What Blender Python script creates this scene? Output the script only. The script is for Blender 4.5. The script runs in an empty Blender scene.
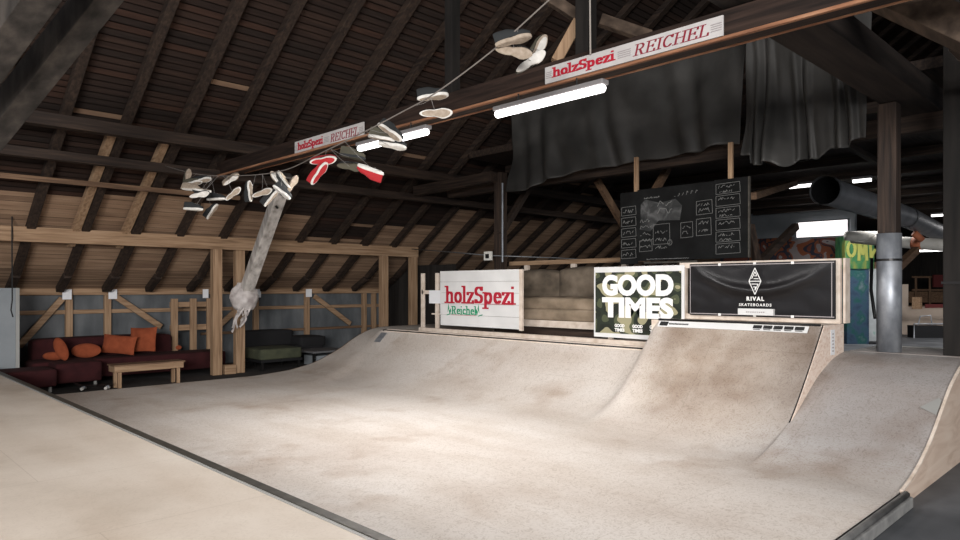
import bpy, bmesh, math, random
from mathutils import Vector, Matrix, noise
random.seed(7)
sc = bpy.context.scene
COL = sc.collection
V = Vector
PI = math.pi
EYE = V((0, 0, 1.95))
FW = V((.6997, .7145, 0)).normalized()
RT = V((FW.y, -FW.x, 0))
UP = V((0, 0, 1))

# ------------------------------------------------------------------ materials
def mat(name, col, rough=.7, metal=0, spec=.3, emit=None, estr=0):
    m = bpy.data.materials.new(name); m.use_nodes = True
    b = m.node_tree.nodes['Principled BSDF']
    b.inputs['Base Color'].default_value = (*col, 1)
    b.inputs['Roughness'].default_value = rough
    b.inputs['Metallic'].default_value = metal
    b.inputs['Specular IOR Level'].default_value = spec
    if emit:
        b.inputs['Emission Color'].default_value = (*emit, 1)
        b.inputs['Emission Strength'].default_value = estr
    return m

def noisy(name, cols, scale=(1, 1, 1), detail=6, rough=.75, nscale=1.0, bump=.0, metal=0, spec=.25, pos=None, constant=False, dist=0.0):
    """procedural colour: noise over object coordinates through a colour ramp"""
    m = mat(name, cols[0], rough, metal, spec)
    nt = m.node_tree; N = nt.nodes; L = nt.links
    b = N['Principled BSDF']
    tc = N.new('ShaderNodeTexCoord'); mp = N.new('ShaderNodeMapping')
    mp.inputs['Scale'].default_value = scale
    L.new(tc.outputs['Object'], mp.inputs['Vector'])
    nz = N.new('ShaderNodeTexNoise'); nz.inputs['Scale'].default_value = nscale
    nz.inputs['Detail'].default_value = detail; nz.inputs['Distortion'].default_value = dist
    L.new(mp.outputs[0], nz.inputs['Vector'])
    cr = N.new('ShaderNodeValToRGB')
    if constant: cr.color_ramp.interpolation = 'CONSTANT'
    els = cr.color_ramp.elements
    n = len(cols)
    ps = pos or [.3 + .4 * i / max(1, n - 1) for i in range(n)]
    els[0].position = ps[0]; els[0].color = (*cols[0], 1)
    els[1].position = ps[-1]; els[1].color = (*cols[-1], 1)
    for i in range(1, n - 1):
        e = els.new(ps[i]); e.color = (*cols[i], 1)
    L.new(nz.outputs['Fac'], cr.inputs['Fac'])
    L.new(cr.outputs['Color'], b.inputs['Base Color'])
    if bump:
        bp = N.new('ShaderNodeBump'); bp.inputs['Strength'].default_value = bump; bp.inputs['Distance'].default_value = .02
        L.new(nz.outputs['Fac'], bp.inputs['Height']); L.new(bp.outputs[0], b.inputs['Normal'])
    return m

def wood(name, a, b, c, axis='x', rough=.7, bump=.25):
    s = {'x': (1.2, 22, 22), 'y': (22, 1.2, 22), 'z': (22, 22, 1.2)}[axis]
    return noisy(name, [a, b, c], s, 5, rough, 1.0, bump, dist=.4)

M = {}
LW = ((.20, .122, .07), (.31, .20, .12), (.40, .27, .17))
DW = ((.015, .0105, .009), (.031, .021, .016), (.055, .036, .026))
for ax in 'xyz':
    M['new_' + ax] = wood('new_timber_' + ax, *LW, axis=ax)
    M['old_' + ax] = wood('old_timber_' + ax, *DW, axis=ax)
    M['mid_' + ax] = wood('brown_timber_' + ax, (.085, .05, .03), (.15, .09, .055), (.22, .135, .08), axis=ax)
M['darkwood'] = noisy('black_brown_timber', [(.006, .0055, .005), (.016, .0135, .012)], (12, 12, 1), 4, .85, 1)
M['beam_face'] = wood('lamp_beam_timber', (.011, .007, .0055), (.024, .0145, .011), (.045, .027, .02), axis='y')
M['darkwood_x'] = noisy('black_brown_beam', [(.012, .010, .009), (.035, .026, .022)], (1, 12, 12), 4, .85, 1)
M['neargrey'] = noisy('smoky_timber', [(.018, .016, .014), (.04, .035, .031), (.075, .064, .055)], (6, 6, 2), 5, .85, 1, .3)
M['lit_underside'] = wood('lit_underside_orange', (.13, .06, .035), (.26, .12, .065), (.40, .22, .13), axis='y')  # lamplight on the beam undersides, put into an orange colour
M['smoky_brown'] = noisy('smoky_brown_timber', [(.030, .020, .014), (.06, .042, .030), (.10, .07, .05)], (2, 9, 9), 5, .85, 1, .3)
M['panel_ply'] = noisy('panel_plywood', [(.50, .38, .30), (.60, .48, .39), (.64, .53, .44)], (1.2, 1, 6), 5, .75, 1.2, dist=1.2)
M['cheek'] = noisy('cheek_board', [(.60, .44, .35), (.74, .61, .52), (.78, .68, .60)], (9, 9, 16), 5, .8, 1.6, .15, dist=.6)
M['pale_wood'] = noisy('pale_wood', [(.50, .41, .33), (.62, .53, .45), (.68, .60, .52)], (9, 9, 9), 4, .6, .8)

def ply(name, cols, wear, seams=True, grey=False):
    """skate plywood: blotchy tan board with fine grain, scuffs and sheet seams"""
    m = mat(name, cols[1], .55, 0, .3)
    nt = m.node_tree; N = nt.nodes; L = nt.links; b = N['Principled BSDF']
    tc = N.new('ShaderNodeTexCoord')
    n1 = N.new('ShaderNodeTexNoise'); n1.inputs['Scale'].default_value = .55; n1.inputs['Detail'].default_value = 5; n1.inputs['Roughness'].default_value = .6
    L.new(tc.outputs['Object'], n1.inputs['Vector'])
    r1 = N.new('ShaderNodeValToRGB'); e = r1.color_ramp.elements
    e[0].position = .32; e[0].color = (*cols[0], 1); e[1].position = .68; e[1].color = (*cols[2], 1)
    k = e.new(.5); k.color = (*cols[1], 1)
    L.new(n1.outputs['Fac'], r1.inputs['Fac'])
    # fine swirly grain
    n2 = N.new('ShaderNodeTexNoise'); n2.inputs['Scale'].default_value = 12; n2.inputs['Detail'].default_value = 5; n2.inputs['Distortion'].default_value = 4.5
    L.new(tc.outputs['Object'], n2.inputs['Vector'])
    r2 = N.new('ShaderNodeValToRGB'); e = r2.color_ramp.elements
    e[0].position = .36; e[0].color = (.74, .71, .68, 1); e[1].position = .50; e[1].color = (1, 1, 1, 1)
    L.new(n2.outputs['Fac'], r2.inputs['Fac'])
    mx = N.new('ShaderNodeMix'); mx.data_type = 'RGBA'; mx.blend_type = 'MULTIPLY'; mx.inputs[0].default_value = wear
    L.new(r1.outputs[0], mx.inputs[6]); L.new(r2.outputs[0], mx.inputs[7])
    # stretched rolling marks
    mp = N.new('ShaderNodeMapping'); mp.inputs['Scale'].default_value = (1.4, .35, 1); L.new(tc.outputs['Object'], mp.inputs['Vector'])
    n3 = N.new('ShaderNodeTexNoise'); n3.inputs['Scale'].default_value = 1.6; n3.inputs['Detail'].default_value = 7
    L.new(mp.outputs[0], n3.inputs['Vector'])
    r3 = N.new('ShaderNodeValToRGB'); e = r3.color_ramp.elements
    e[0].position = .36; e[0].color = (.86, .82, .78, 1); e[1].position = .55; e[1].color = (1, 1, 1, 1)
    L.new(n3.outputs['Fac'], r3.inputs['Fac'])
    m2 = N.new('ShaderNodeMix'); m2.data_type = 'RGBA'; m2.blend_type = 'MULTIPLY'; m2.inputs[0].default_value = .5
    L.new(mx.outputs[2], m2.inputs[6]); L.new(r3.outputs[0], m2.inputs[7])
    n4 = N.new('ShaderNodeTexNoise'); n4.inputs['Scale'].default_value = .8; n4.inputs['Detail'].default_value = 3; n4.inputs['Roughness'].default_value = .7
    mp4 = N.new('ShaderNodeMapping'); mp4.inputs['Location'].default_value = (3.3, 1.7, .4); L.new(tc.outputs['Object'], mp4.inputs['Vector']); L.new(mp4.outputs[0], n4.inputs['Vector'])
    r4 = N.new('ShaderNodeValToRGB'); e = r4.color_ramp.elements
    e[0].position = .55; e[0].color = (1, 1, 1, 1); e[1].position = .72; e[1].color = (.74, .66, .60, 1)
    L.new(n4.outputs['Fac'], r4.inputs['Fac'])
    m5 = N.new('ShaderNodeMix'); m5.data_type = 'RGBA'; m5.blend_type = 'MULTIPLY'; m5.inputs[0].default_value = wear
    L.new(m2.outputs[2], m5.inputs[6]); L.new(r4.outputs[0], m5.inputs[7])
    out = m5.outputs[2]
    if seams:
        br = N.new('ShaderNodeTexBrick'); br.inputs['Scale'].default_value = 1
        br.inputs['Brick Width'].default_value = 2.5; br.inputs['Row Height'].default_value = 1.5
        br.inputs['Mortar Size'].default_value = .004; br.inputs['Mortar Smooth'].default_value = .1
        br.inputs['Color1'].default_value = (1, 1, 1, 1); br.inputs['Color2'].default_value = (.955, .95, .94, 1); br.inputs['Mortar'].default_value = (.62, .58, .54, 1)
        L.new(tc.outputs['Object'], br.inputs['Vector'])
        m3 = N.new('ShaderNodeMix'); m3.data_type = 'RGBA'; m3.blend_type = 'MULTIPLY'; m3.inputs[0].default_value = .38
        L.new(out, m3.inputs[6]); L.new(br.outputs['Color'], m3.inputs[7]); out = m3.outputs[2]
    if grey:      # darker and greyer towards the right hand bank
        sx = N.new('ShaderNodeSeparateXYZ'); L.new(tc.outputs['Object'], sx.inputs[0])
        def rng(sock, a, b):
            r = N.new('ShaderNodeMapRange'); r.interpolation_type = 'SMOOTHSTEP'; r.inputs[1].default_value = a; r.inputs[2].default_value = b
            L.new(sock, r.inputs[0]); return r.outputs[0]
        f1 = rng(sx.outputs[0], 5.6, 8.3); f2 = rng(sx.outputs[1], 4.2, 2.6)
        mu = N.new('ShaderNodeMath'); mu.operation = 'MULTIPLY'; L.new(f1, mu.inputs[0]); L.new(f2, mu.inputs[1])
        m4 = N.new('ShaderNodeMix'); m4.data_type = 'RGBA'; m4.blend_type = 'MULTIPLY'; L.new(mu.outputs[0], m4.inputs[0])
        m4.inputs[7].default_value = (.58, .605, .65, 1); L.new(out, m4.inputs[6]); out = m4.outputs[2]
        # brown dirt on the raised section, its colour also darkened against frontal light
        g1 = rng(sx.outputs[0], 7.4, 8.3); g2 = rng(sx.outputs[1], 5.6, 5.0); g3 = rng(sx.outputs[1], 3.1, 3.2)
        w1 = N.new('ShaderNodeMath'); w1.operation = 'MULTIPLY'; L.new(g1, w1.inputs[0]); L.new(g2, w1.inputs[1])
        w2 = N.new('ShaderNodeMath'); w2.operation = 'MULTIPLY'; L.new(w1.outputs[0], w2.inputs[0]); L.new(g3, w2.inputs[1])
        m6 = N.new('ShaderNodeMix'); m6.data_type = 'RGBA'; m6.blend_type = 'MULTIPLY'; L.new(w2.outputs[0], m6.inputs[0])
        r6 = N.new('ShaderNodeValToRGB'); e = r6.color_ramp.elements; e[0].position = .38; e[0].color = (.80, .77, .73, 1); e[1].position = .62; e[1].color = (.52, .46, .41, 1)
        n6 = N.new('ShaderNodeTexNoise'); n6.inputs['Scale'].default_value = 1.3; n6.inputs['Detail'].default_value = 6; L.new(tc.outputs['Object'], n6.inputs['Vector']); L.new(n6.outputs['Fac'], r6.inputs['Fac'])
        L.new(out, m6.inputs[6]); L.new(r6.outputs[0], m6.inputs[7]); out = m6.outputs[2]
    L.new(out, b.inputs['Base Color'])
    bp = N.new('ShaderNodeBump'); bp.inputs['Strength'].default_value = .08; bp.inputs['Distance'].default_value = .01
    L.new(n2.outputs['Fac'], bp.inputs['Height']); L.new(bp.outputs[0], b.inputs['Normal'])
    return m
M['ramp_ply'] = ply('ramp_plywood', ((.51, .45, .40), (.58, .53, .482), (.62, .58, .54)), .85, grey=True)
M['bank_ply'] = ply('bank_plywood', ((.26, .235, .22), (.33, .30, .285), (.40, .375, .36)), .6, seams=False)
M['deck_ply'] = ply('deck_plywood', ((.50, .43, .355), (.61, .535, .455), (.67, .60, .52)), .25)
M['osb'] = noisy('strand_board', [(.46, .31, .23), (.66, .52, .43), (.74, .63, .54)], (9, 9, 16), 5, .8, 1.6, .15, dist=.6)
M['floor'] = noisy('hall_floor', [(.050, .054, .060), (.085, .090, .097), (.14, .146, .155)], (1, 1, 1), 8, .55, 1.1, .05)
M['carpet'] = noisy('dark_carpet', [(.028, .026, .026), (.05, .046, .044)], (1, 1, 1), 8, .95, 9)
M['steel'] = noisy('galvanised_steel', [(.20, .215, .24), (.31, .33, .36), (.44, .465, .50)], (3, 3, 2), 6, .48, 2.0, metal=.6, spec=.5)
M['dull_metal'] = noisy('dull_metal', [(.13, .135, .14), (.22, .225, .235)], (2, 2, 2), 5, .45, 3, metal=.5)
M['kerb_metal'] = noisy('kerb_metal', [(.17, .17, .17), (.30, .30, .29)], (2, 2, 2), 5, .6, 3, metal=.2)
M['dark_metal'] = mat('dark_metal', (.025, .024, .024), .4, .6)
M['edge_metal'] = noisy('edge_metal', [(.05, .045, .038), (.085, .078, .065)], (4, 4, 4), 4, .5, 3, metal=.4)
M['bright_edge'] = mat('bright_edge', (.30, .30, .285), .6, .1)
M['duct_grey'] = noisy('duct_grey', [(.16, .165, .175), (.24, .245, .26)], (1, 1, 1), 5, .5, 2, metal=.3)
M['duct_white'] = noisy('duct_white', [(.45, .44, .40), (.62, .61, .57)], (1, 1, 1), 5, .7, 3)
M['orange_hose'] = mat('orange_hose', (.42, .14, .07), .7)
M['black'] = mat('black', (.012, .012, .013), .5)
M['tarp'] = noisy('grey_tarp', [(.024, .0235, .022), (.038, .037, .035), (.055, .053, .050)], (1, 1, 1), 6, .5, 1.6, .1)
M['kneewall'] = noisy('grey_membrane', [(.065, .072, .078), (.10, .108, .115), (.155, .165, .172)], (2.2, 1, .8), 5, .45, 1.2, .2)
M['plaster'] = noisy('grey_plaster', [(.20, .22, .235), (.25, .27, .285)], (1, 1, 1), 5, .85, 2)
M['darkwall'] = noisy('dark_boards', [(.014, .012, .011), (.03, .026, .023)], (9, 9, .8), 4, .9, 1)
M['red'] = noisy('dark_red_fabric', [(.026, .006, .007), (.042, .009, .010)], (1, 1, 1), 4, .95, 6)
M['orange'] = noisy('orange_fabric', [(.20, .045, .018), (.28, .068, .028)], (1, 1, 1), 4, .95, 8)
M['olive'] = noisy('olive_fabric', [(.045, .05, .032), (.07, .074, .045)], (1, 1, 1), 4, .95, 6)
M['blackfab'] = mat('black_fabric', (.014, .014, .015), .9)
M['beige'] = noisy('worn_beige_fabric', [(.13, .10, .07), (.24, .185, .13), (.33, .26, .19)], (1, 1, 1.5), 6, .95, 2.2, .2)
M['taupe'] = noisy('worn_taupe_fabric', [(.06, .048, .036), (.12, .095, .07), (.18, .145, .11)], (1, 1, 1.2), 6, .95, 2.6, .2)
M['white'] = noisy('white_board', [(.60, .60, .59), (.70, .70, .69)], (1, 1, 1), 4, .6, 2)
M['signwhite'] = noisy('sign_white', [(.44, .42, .41), (.54, .52, .51)], (1, 1, 1), 4, .6, 4)
M['paper'] = mat('white_paper', (.75, .76, .78), .8)
M['letter_red'] = mat('letter_red', (.40, .012, .03), .6)
M['letter_wine'] = mat('letter_wine', (.22, .02, .035), .6)
M['letter_green'] = mat('letter_green', (.012, .27, .13), .6)
M['letter_white'] = mat('letter_white', (.80, .80, .78), .6)
M['line_grey'] = mat('line_grey', (.33, .30, .30), .8)
M['chalkboard'] = noisy('chalkboard', [(.006, .006, .006), (.013, .0135, .0135)], (1, 1, 1), 6, .8, 2.5, spec=.08)
M['chalk'] = mat('chalk', (.16, .16, .155), .95)
M['chalk_haze'] = noisy('chalk_haze', [(.016, .017, .017), (.040, .041, .041), (.11, .11, .11)], (1, 1, 1), 8, .95, 3, dist=1.5)
M['camo'] = noisy('camouflage_print', [(.30, .28, .17), (.016, .019, .014), (.020, .026, .018), (.07, .08, .045), (.30, .28, .17)], (1, 1, 1.2), 1.0, .7, 2.6, pos=[0, .42, .49, .55, .61], constant=True)
M['plastic_wrap'] = noisy('plastic_wrap', [(.34, .30, .29), (.50, .46, .44), (.62, .58, .56)], (1, 1, 1), 6, .5, 7, .6)
M['greywood'] = noisy('weathered_grey_timber', [(.22, .20, .18), (.42, .39, .36), (.58, .54, .50)], (5, 5, 1.4), 5, .85, 1.6, .3)
M['shoe_white'] = noisy('shoe_rubber_white', [(.52, .50, .46), (.66, .64, .60)], (1, 1, 1), 4, .7, 20)
M['shoe_tan'] = noisy('shoe_sole_tan', [(.24, .19, .14), (.36, .30, .24)], (1, 1, 1), 4, .8, 25)
M['shoe_red'] = mat('shoe_red', (.36, .02, .025), .8)
M['shoe_dark'] = mat('shoe_dark', (.022, .024, .025), .8)
M['shoe_olive'] = mat('shoe_olive', (.075, .07, .05), .85)
M['shoe_brown'] = mat('shoe_brown', (.11, .05, .025), .85)
M['lace'] = mat('shoe_lace', (.20, .19, .18), .9)
M['cable'] = mat('pale_rope', (.30, .27, .24), .8)
M['rope'] = mat('rope_grey', (.17, .15, .135), .85)
M['wire'] = mat('dark_wire', (.02, .02, .02), .8)
M['tube_on'] = mat('tube_lit', (.9, .9, .9), .4, emit=(1, .97, .95), estr=4.0)
M['tube_far'] = mat('far_tube_lit', (.9, .9, .9), .4, emit=(1, .97, .95), estr=3.0)
M['window_lit'] = mat('window_lit', (.9, .9, .9), .4, emit=(1, .93, .92), estr=1.5)
M['housing'] = mat('lamp_housing', (.20, .19, .19), .5)
M['grey_top'] = mat('grey_top', (.12, .12, .125), .6)
M['ramp_cream'] = noisy('far_ramp_board', [(.42, .34, .28), (.52, .44, .37)], (1, 1, 1), 3, .7, 1)
M['rust_red'] = mat('red_paint', (.10, .018, .018), .8)
roofmats = []
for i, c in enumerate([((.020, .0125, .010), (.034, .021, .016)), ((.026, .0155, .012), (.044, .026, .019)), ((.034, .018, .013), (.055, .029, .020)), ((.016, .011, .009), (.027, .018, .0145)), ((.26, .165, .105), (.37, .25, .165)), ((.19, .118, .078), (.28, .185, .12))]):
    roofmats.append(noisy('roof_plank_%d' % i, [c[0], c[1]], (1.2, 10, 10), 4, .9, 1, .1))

def graffiti_mat():
    m = noisy('graffiti_paint', [(.16, .14, .14), (.14, .045, .02), (.02, .02, .03), (.10, .03, .02), (.17, .16, .16), (.05, .035, .06)], (1, .8, 1), 2, .8, 1.5, pos=[0, .40, .47, .53, .62, .70], constant=True, dist=.8)
    return m
M['graffiti'] = graffiti_mat()
M['graffiti_blue'] = noisy('graffiti_blue', [(.012, .02, .04), (.03, .06, .10), (.012, .07, .065), (.12, .15, .18)], (1, 1, 1), 5, .8, 2.2, pos=[.3, .5, .6, .75])
M['graffiti_green'] = noisy('graffiti_green', [(.012, .06, .025), (.03, .12, .045), (.14, .16, .035)], (1, 3, 1), 3, .8, 1.6, pos=[.35, .5, .62])
M['graffiti_yellow'] = mat('graffiti_yellow', (.24, .25, .06), .8)
M['graffiti_pale'] = noisy('graffiti_pale', [(.28, .30, .31), (.38, .41, .42), (.10, .30, .22)], (1, 1, 1), 5, .8, 3, pos=[.3, .6, .75])

# ------------------------------------------------------------------ mesh building
class MB:
    def __init__(s): s.v = []; s.f = []; s.mi = []; s.cur = 0; s.smooth = False
    def add(s, vs, fs):
        o = len(s.v); s.v += [tuple(p) for p in vs]
        for f in fs: s.f.append([i + o for i in f]); s.mi.append(s.cur)
        return s
    def box(s, lo, hi):
        x0, y0, z0 = lo; x1, y1, z1 = hi
        return s.add([(x0,y0,z0),(x1,y0,z0),(x1,y1,z0),(x0,y1,z0),(x0,y0,z1),(x1,y0,z1),(x1,y1,z1),(x0,y1,z1)],
                     [(3,2,1,0),(4,5,6,7),(0,1,5,4),(1,2,6,5),(2,3,7,6),(3,0,4,7)])
    def beam(s, a, b, w, h, up=(0, 0, 1)):
        """bar of section w (sideways) x h (towards up) from a to b"""
        a = V(a); b = V(b); d = (b - a).normalized(); u = V(up)
        sd = d.cross(u)
        if sd.length < 1e-4: sd = d.cross(V((1, 0, 0)))
        sd.normalize(); u = sd.cross(d).normalized()
        sd *= w / 2; u *= h / 2
        vs = [a-sd-u, a+sd-u, a+sd+u, a-sd+u, b-sd-u, b+sd-u, b+sd+u, b-sd+u]
        return s.add(vs, [(0,1,2,3),(7,6,5,4),(0,4,5,1),(1,5,6,2),(2,6,7,3),(3,7,4,0)])
    def tube(s, pts, r, n=10, caps=True):
        pts = [V(p) for p in pts]; rs = r if isinstance(r, (list, tuple)) else [r] * len(pts)
        rings = []; ref = None
        for i, p in enumerate(pts):
            d = (pts[min(i+1, len(pts)-1)] - pts[max(i-1, 0)]).normalized()
            if ref is None: ref = V((0,0,1)) if abs(d.z) < .9 else V((1,0,0))
            a = d.cross(ref).normalized(); b = a.cross(d); ref = b
            rings.append([p + a*rs[i]*math.cos(2*PI*k/n) + b*rs[i]*math.sin(2*PI*k/n) for k in range(n)])
        vs = [q for rg in rings for q in rg]; fs = []
        for i in range(len(rings)-1):
            for k in range(n): fs.append((i*n+k, i*n+(k+1)%n, (i+1)*n+(k+1)%n, (i+1)*n+k))
        if caps: fs.append(tuple(range(n))[::-1]); fs.append(tuple((len(rings)-1)*n+k for k in range(n)))
        return s.add(vs, fs)
    def prism(s, poly, dvec):
        """polygon (3D points) extruded by dvec"""
        n = len(poly); d = V(dvec); vs = [V(p) for p in poly] + [V(p)+d for p in poly]
        fs = [tuple(range(n)), tuple(range(2*n-1, n-1, -1))] + [(i, i+n, (i+1)%n+n, (i+1)%n) for i in range(n)]
        return s.add(vs, fs)
    def grid(s, fn, nu, nv, closed=False):
        vs = [fn(i/nu, j/nv) for i in range(nu+1) for j in range(nv+1)]
        fs = [(i*(nv+1)+j, (i+1)*(nv+1)+j, (i+1)*(nv+1)+j+1, i*(nv+1)+j+1) for i in range(nu) for j in range(nv)]
        return s.add(vs, fs)
    def build(s, name, mats, parent=None, loc=None, bevel=0, smooth=False, sub=0, fix=True):
        me = bpy.data.meshes.new(name); me.from_pydata(s.v, [], s.f)
        if not isinstance(mats, (list, tuple)): mats = [mats]
        for m in mats: me.materials.append(m)
        for p, k in zip(me.polygons, s.mi): p.material_index = k; p.use_smooth = smooth
        if fix:
            bm = bmesh.new(); bm.from_mesh(me); bmesh.ops.recalc_face_normals(bm, faces=bm.faces); bm.to_mesh(me); bm.free()
        o = bpy.data.objects.new(name, me); COL.objects.link(o)
        if parent:
            o.parent = parent
            if loc is None:   # shapes were given in world coordinates
                o.matrix_parent_inverse = Matrix.Translation(-parent.location) if parent.rotation_euler[:] == (0,0,0) else Matrix()
        if loc is not None: o.location = loc
        if bevel:
            b = o.modifiers.new('bevel', 'BEVEL'); b.width = bevel; b.segments = 2; b.limit_method = 'ANGLE'
        if sub:
            b = o.modifiers.new('sub', 'SUBSURF'); b.levels = sub; b.render_levels = sub
        return o

def tag(o, label=None, cat=None, group=None, kind=None):
    if label: o['label'] = label
    if cat: o['category'] = cat
    if group: o['group'] = group
    if kind: o['kind'] = kind
    return o
def empty(name, loc, label, cat, group=None):
    o = bpy.data.objects.new(name, None); COL.objects.link(o); o.location = loc; o.empty_display_size = .2
    return tag(o, label, cat, group)
def struct(mb, name, m, **k): return tag(mb.build(name, m, **k), kind='structure')
def lab(o, label): o['label'] = label; return o
ORD = ['first', 'second', 'third', 'fourth', 'fifth', 'sixth', 'seventh', 'eighth', 'ninth', 'tenth', 'eleventh', 'twelfth', 'thirteenth',
       'fourteenth', 'fifteenth', 'sixteenth', 'seventeenth', 'eighteenth', 'nineteenth', 'twentieth', 'twenty-first', 'twenty-second', 'twenty-third', 'twenty-fourth', 'twenty-fifth', 'twenty-sixth', 'twenty-seventh', 'twenty-eighth', 'twenty-ninth', 'thirtieth']
def at(px, py, d):
    """a point of the hall at distance d from where the photographer stands, seen at that place of the photo"""
    return EYE + FW*d + RT*((px-480)/690*d) + UP*((288-py)/690*d)

# flat drawings on a board: origin O, right U, up W, facing Nn
class Board:
    def __init__(s, O, U, W): s.O = V(O); s.U = V(U).normalized(); s.W = V(W).normalized(); s.N = s.U.cross(s.W).normalized()
    def p(s, u, w, n=0): return s.O + s.U*u + s.W*w + s.N*n
    def poly(s, mb, pts, n0=0, th=.003):
        s.k = (getattr(s, 'k', 0)+7) % 31; th += s.k*.00005     # overlapping strokes never lie in exactly one plane
        mb.prism([s.p(u, w, n0) for u, w in pts], s.N*th)
    def rect(s, mb, u0, w0, u1, w1, n0=0, th=.003): s.poly(mb, [(u0,w0),(u1,w0),(u1,w1),(u0,w1)], n0, th)
    def line(s, mb, a, b, wd, n0=0, th=.003):
        dx, dy = b[0]-a[0], b[1]-a[1]; l = math.hypot(dx, dy) or 1; nx, ny = -dy/l*wd/2, dx/l*wd/2
        s.poly(mb, [(a[0]-nx,a[1]-ny),(b[0]-nx,b[1]-ny),(b[0]+nx,b[1]+ny),(a[0]+nx,a[1]+ny)], n0, th)
def hull(pts):
    pts = sorted(set((round(x, 6), round(y, 6)) for x, y in pts))
    def half(ps):
        h = []
        for p in ps:
            while len(h) > 1 and (h[-1][0]-h[-2][0])*(p[1]-h[-2][1])-(h[-1][1]-h[-2][1])*(p[0]-h[-2][0]) <= 0: h.pop()
            h.append(p)
        return h
    a = half(pts); b = half(pts[::-1]); return a[:-1]+b[:-1]
def arc(cx, cy, rx, ry, a0, a1, n=12):
    return [(cx+rx*math.cos(math.radians(a0+(a1-a0)*i/n)), cy+ry*math.sin(math.radians(a0+(a1-a0)*i/n))) for i in range(n+1)]
def hs(x, y, w=.11): return [(x-w, y), (x+w, y)]          # a serif
GL = {
 'h': (.56, [[(.12,0),(.12,.74)], [(.12,.36)]+arc(.28,.34,.14,.14,140,0)+[(.42,0)], hs(.12,0), hs(.42,0), [(.02,.74),(.12,.74)]]),
 'o': (.52, [arc(.26,.24,.17,.22,0,360,20)]),
 'l': (.28, [[(.13,0),(.13,.74)], hs(.13,0), [(.03,.74),(.13,.74)]]),
 'z': (.46, [[(.07,.46),(.38,.46),(.07,.0),(.39,.0)], [(.07,.46),(.07,.38)], [(.39,0),(.39,.09)]]),
 'S': (.56, [arc(.28,.53,.18,.17,20,250)+arc(.28,.19,.18,.17,90,-160), [(.455,.58),(.455,.70)], [(.10,.02),(.10,.14)]]),
 'p': (.56, [[(.12,-.22),(.12,.46)], arc(.28,.23,.16,.22,150,-150,18), hs(.12,-.22), [(.02,.46),(.12,.46)]]),
 'e': (.50, [[(.10,.26),(.41,.26)]+arc(.26,.24,.16,.22,8,320,18)]),
 'i': (.28, [[(.13,0),(.13,.46)], hs(.13,0), [(.03,.46),(.13,.46)], [(.13,.66),(.13,.70)]]),
 'c': (.46, [arc(.25,.24,.16,.22,40,320,16)]),
 'R': (.66, [[(.14,0),(.14,.70)], [(.14,.70),(.32,.70)]+arc(.32,.53,.17,.17,90,-90,12)+[(.14,.36)], [(.32,.36),(.50,.0)], hs(.14,0), hs(.54,0,.06), [(.04,.70),(.14,.70)]]),
 'E': (.60, [[(.14,0),(.14,.70)], [(.04,.70),(.50,.70),(.50,.56)], [(.14,.36),(.40,.36)], [(.04,0),(.52,0),(.52,.14)], [(.40,.29),(.40,.43)]]),
 'I': (.32, [[(.16,0),(.16,.70)], hs(.16,0), hs(.16,.70)]),
 'C': (.62, [arc(.33,.35,.23,.34,40,320,18), [(.52,.54),(.52,.70)]]),
 'H': (.70, [[(.14,0),(.14,.70)], [(.55,0),(.55,.70)], [(.14,.36),(.55,.36)], hs(.14,0), hs(.14,.70), hs(.55,0), hs(.55,.70)]),
 'L': (.56, [[(.14,0),(.14,.70)], hs(.14,.70), [(.04,0),(.50,0),(.50,.16)]]),
 '&': (.5, [[(.40,0),(.15,.50)]+arc(.23,.56,.09,.09,180,0,8)+[(.12,.22)]+arc(.20,.14,.12,.12,140,330,8)+[(.42,.26)]]),
}
def serif_text(mb, bd, txt, u0, w0, h, width, nib=(.13, .045), shear=0, n0=.002):
    tot = sum(GL[c][0] for c in txt); sx = width/tot; sy = h/.74; x = 0
    for c in txt:
        adv, strokes = GL[c]
        for st in strokes:
            for a, b in zip(st, st[1:]):
                q = []
                for (px_, py_) in (a, b):
                    for dx in (-nib[0]/2, nib[0]/2):
                        for dy in (-nib[1]/2, nib[1]/2): q.append((px_+dx, py_+dy))
                hp = [(u0+(x+px_+shear*py_)*sx, w0+py_*sy) for px_, py_ in hull(q)]
                if len(hp) > 2: bd.poly(mb, hp, n0)
        x += adv
def sans_text(name, bd, txt, u0, w0, h, width, m, parent, bold=.03, n0=.004, spacing=1.0, th=.002):
    cu = bpy.data.curves.new(name + '_curve', 'FONT'); cu.body = txt; cu.offset = bold; cu.space_character = spacing; cu.extrude = .001
    cu.resolution_u = 4
    t = bpy.data.objects.new(name + '_tmp', cu); COL.objects.link(t)
    bpy.context.view_layer.update()
    me = bpy.data.meshes.new_from_object(t.evaluated_get(bpy.context.evaluated_depsgraph_get()))
    bpy.data.objects.remove(t)
    xs = [v.co.x for v in me.vertices]; ys = [v.co.y for v in me.vertices]
    x0, x1, y0, y1 = min(xs), max(xs), min(ys), max(ys)
    for v in me.vertices:
        v.co = bd.p(u0+(v.co.x-x0)/(x1-x0)*width, w0+(v.co.y-y0)/(y1-y0)*h, n0+(th if v.co.z > 0 else 0))
    me.materials.clear(); me.materials.append(m)
    o = bpy.data.objects.new(name, me); COL.objects.link(o); o.parent = parent
    o.matrix_parent_inverse = Matrix.Translation(-parent.location)
    return o

# ================================================================== CAMERA
cam = bpy.data.cameras.new('camera'); co = bpy.data.objects.new('camera', cam); COL.objects.link(co)
co.location = EYE
co.rotation_euler = (PI/2, 0, math.atan2(FW.y, FW.x) - PI/2)
cam.sensor_width = 36; cam.lens = 690/960*36; cam.shift_y = 18/960; cam.clip_end = 200; cam.clip_start = .05
sc.camera = co

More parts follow.
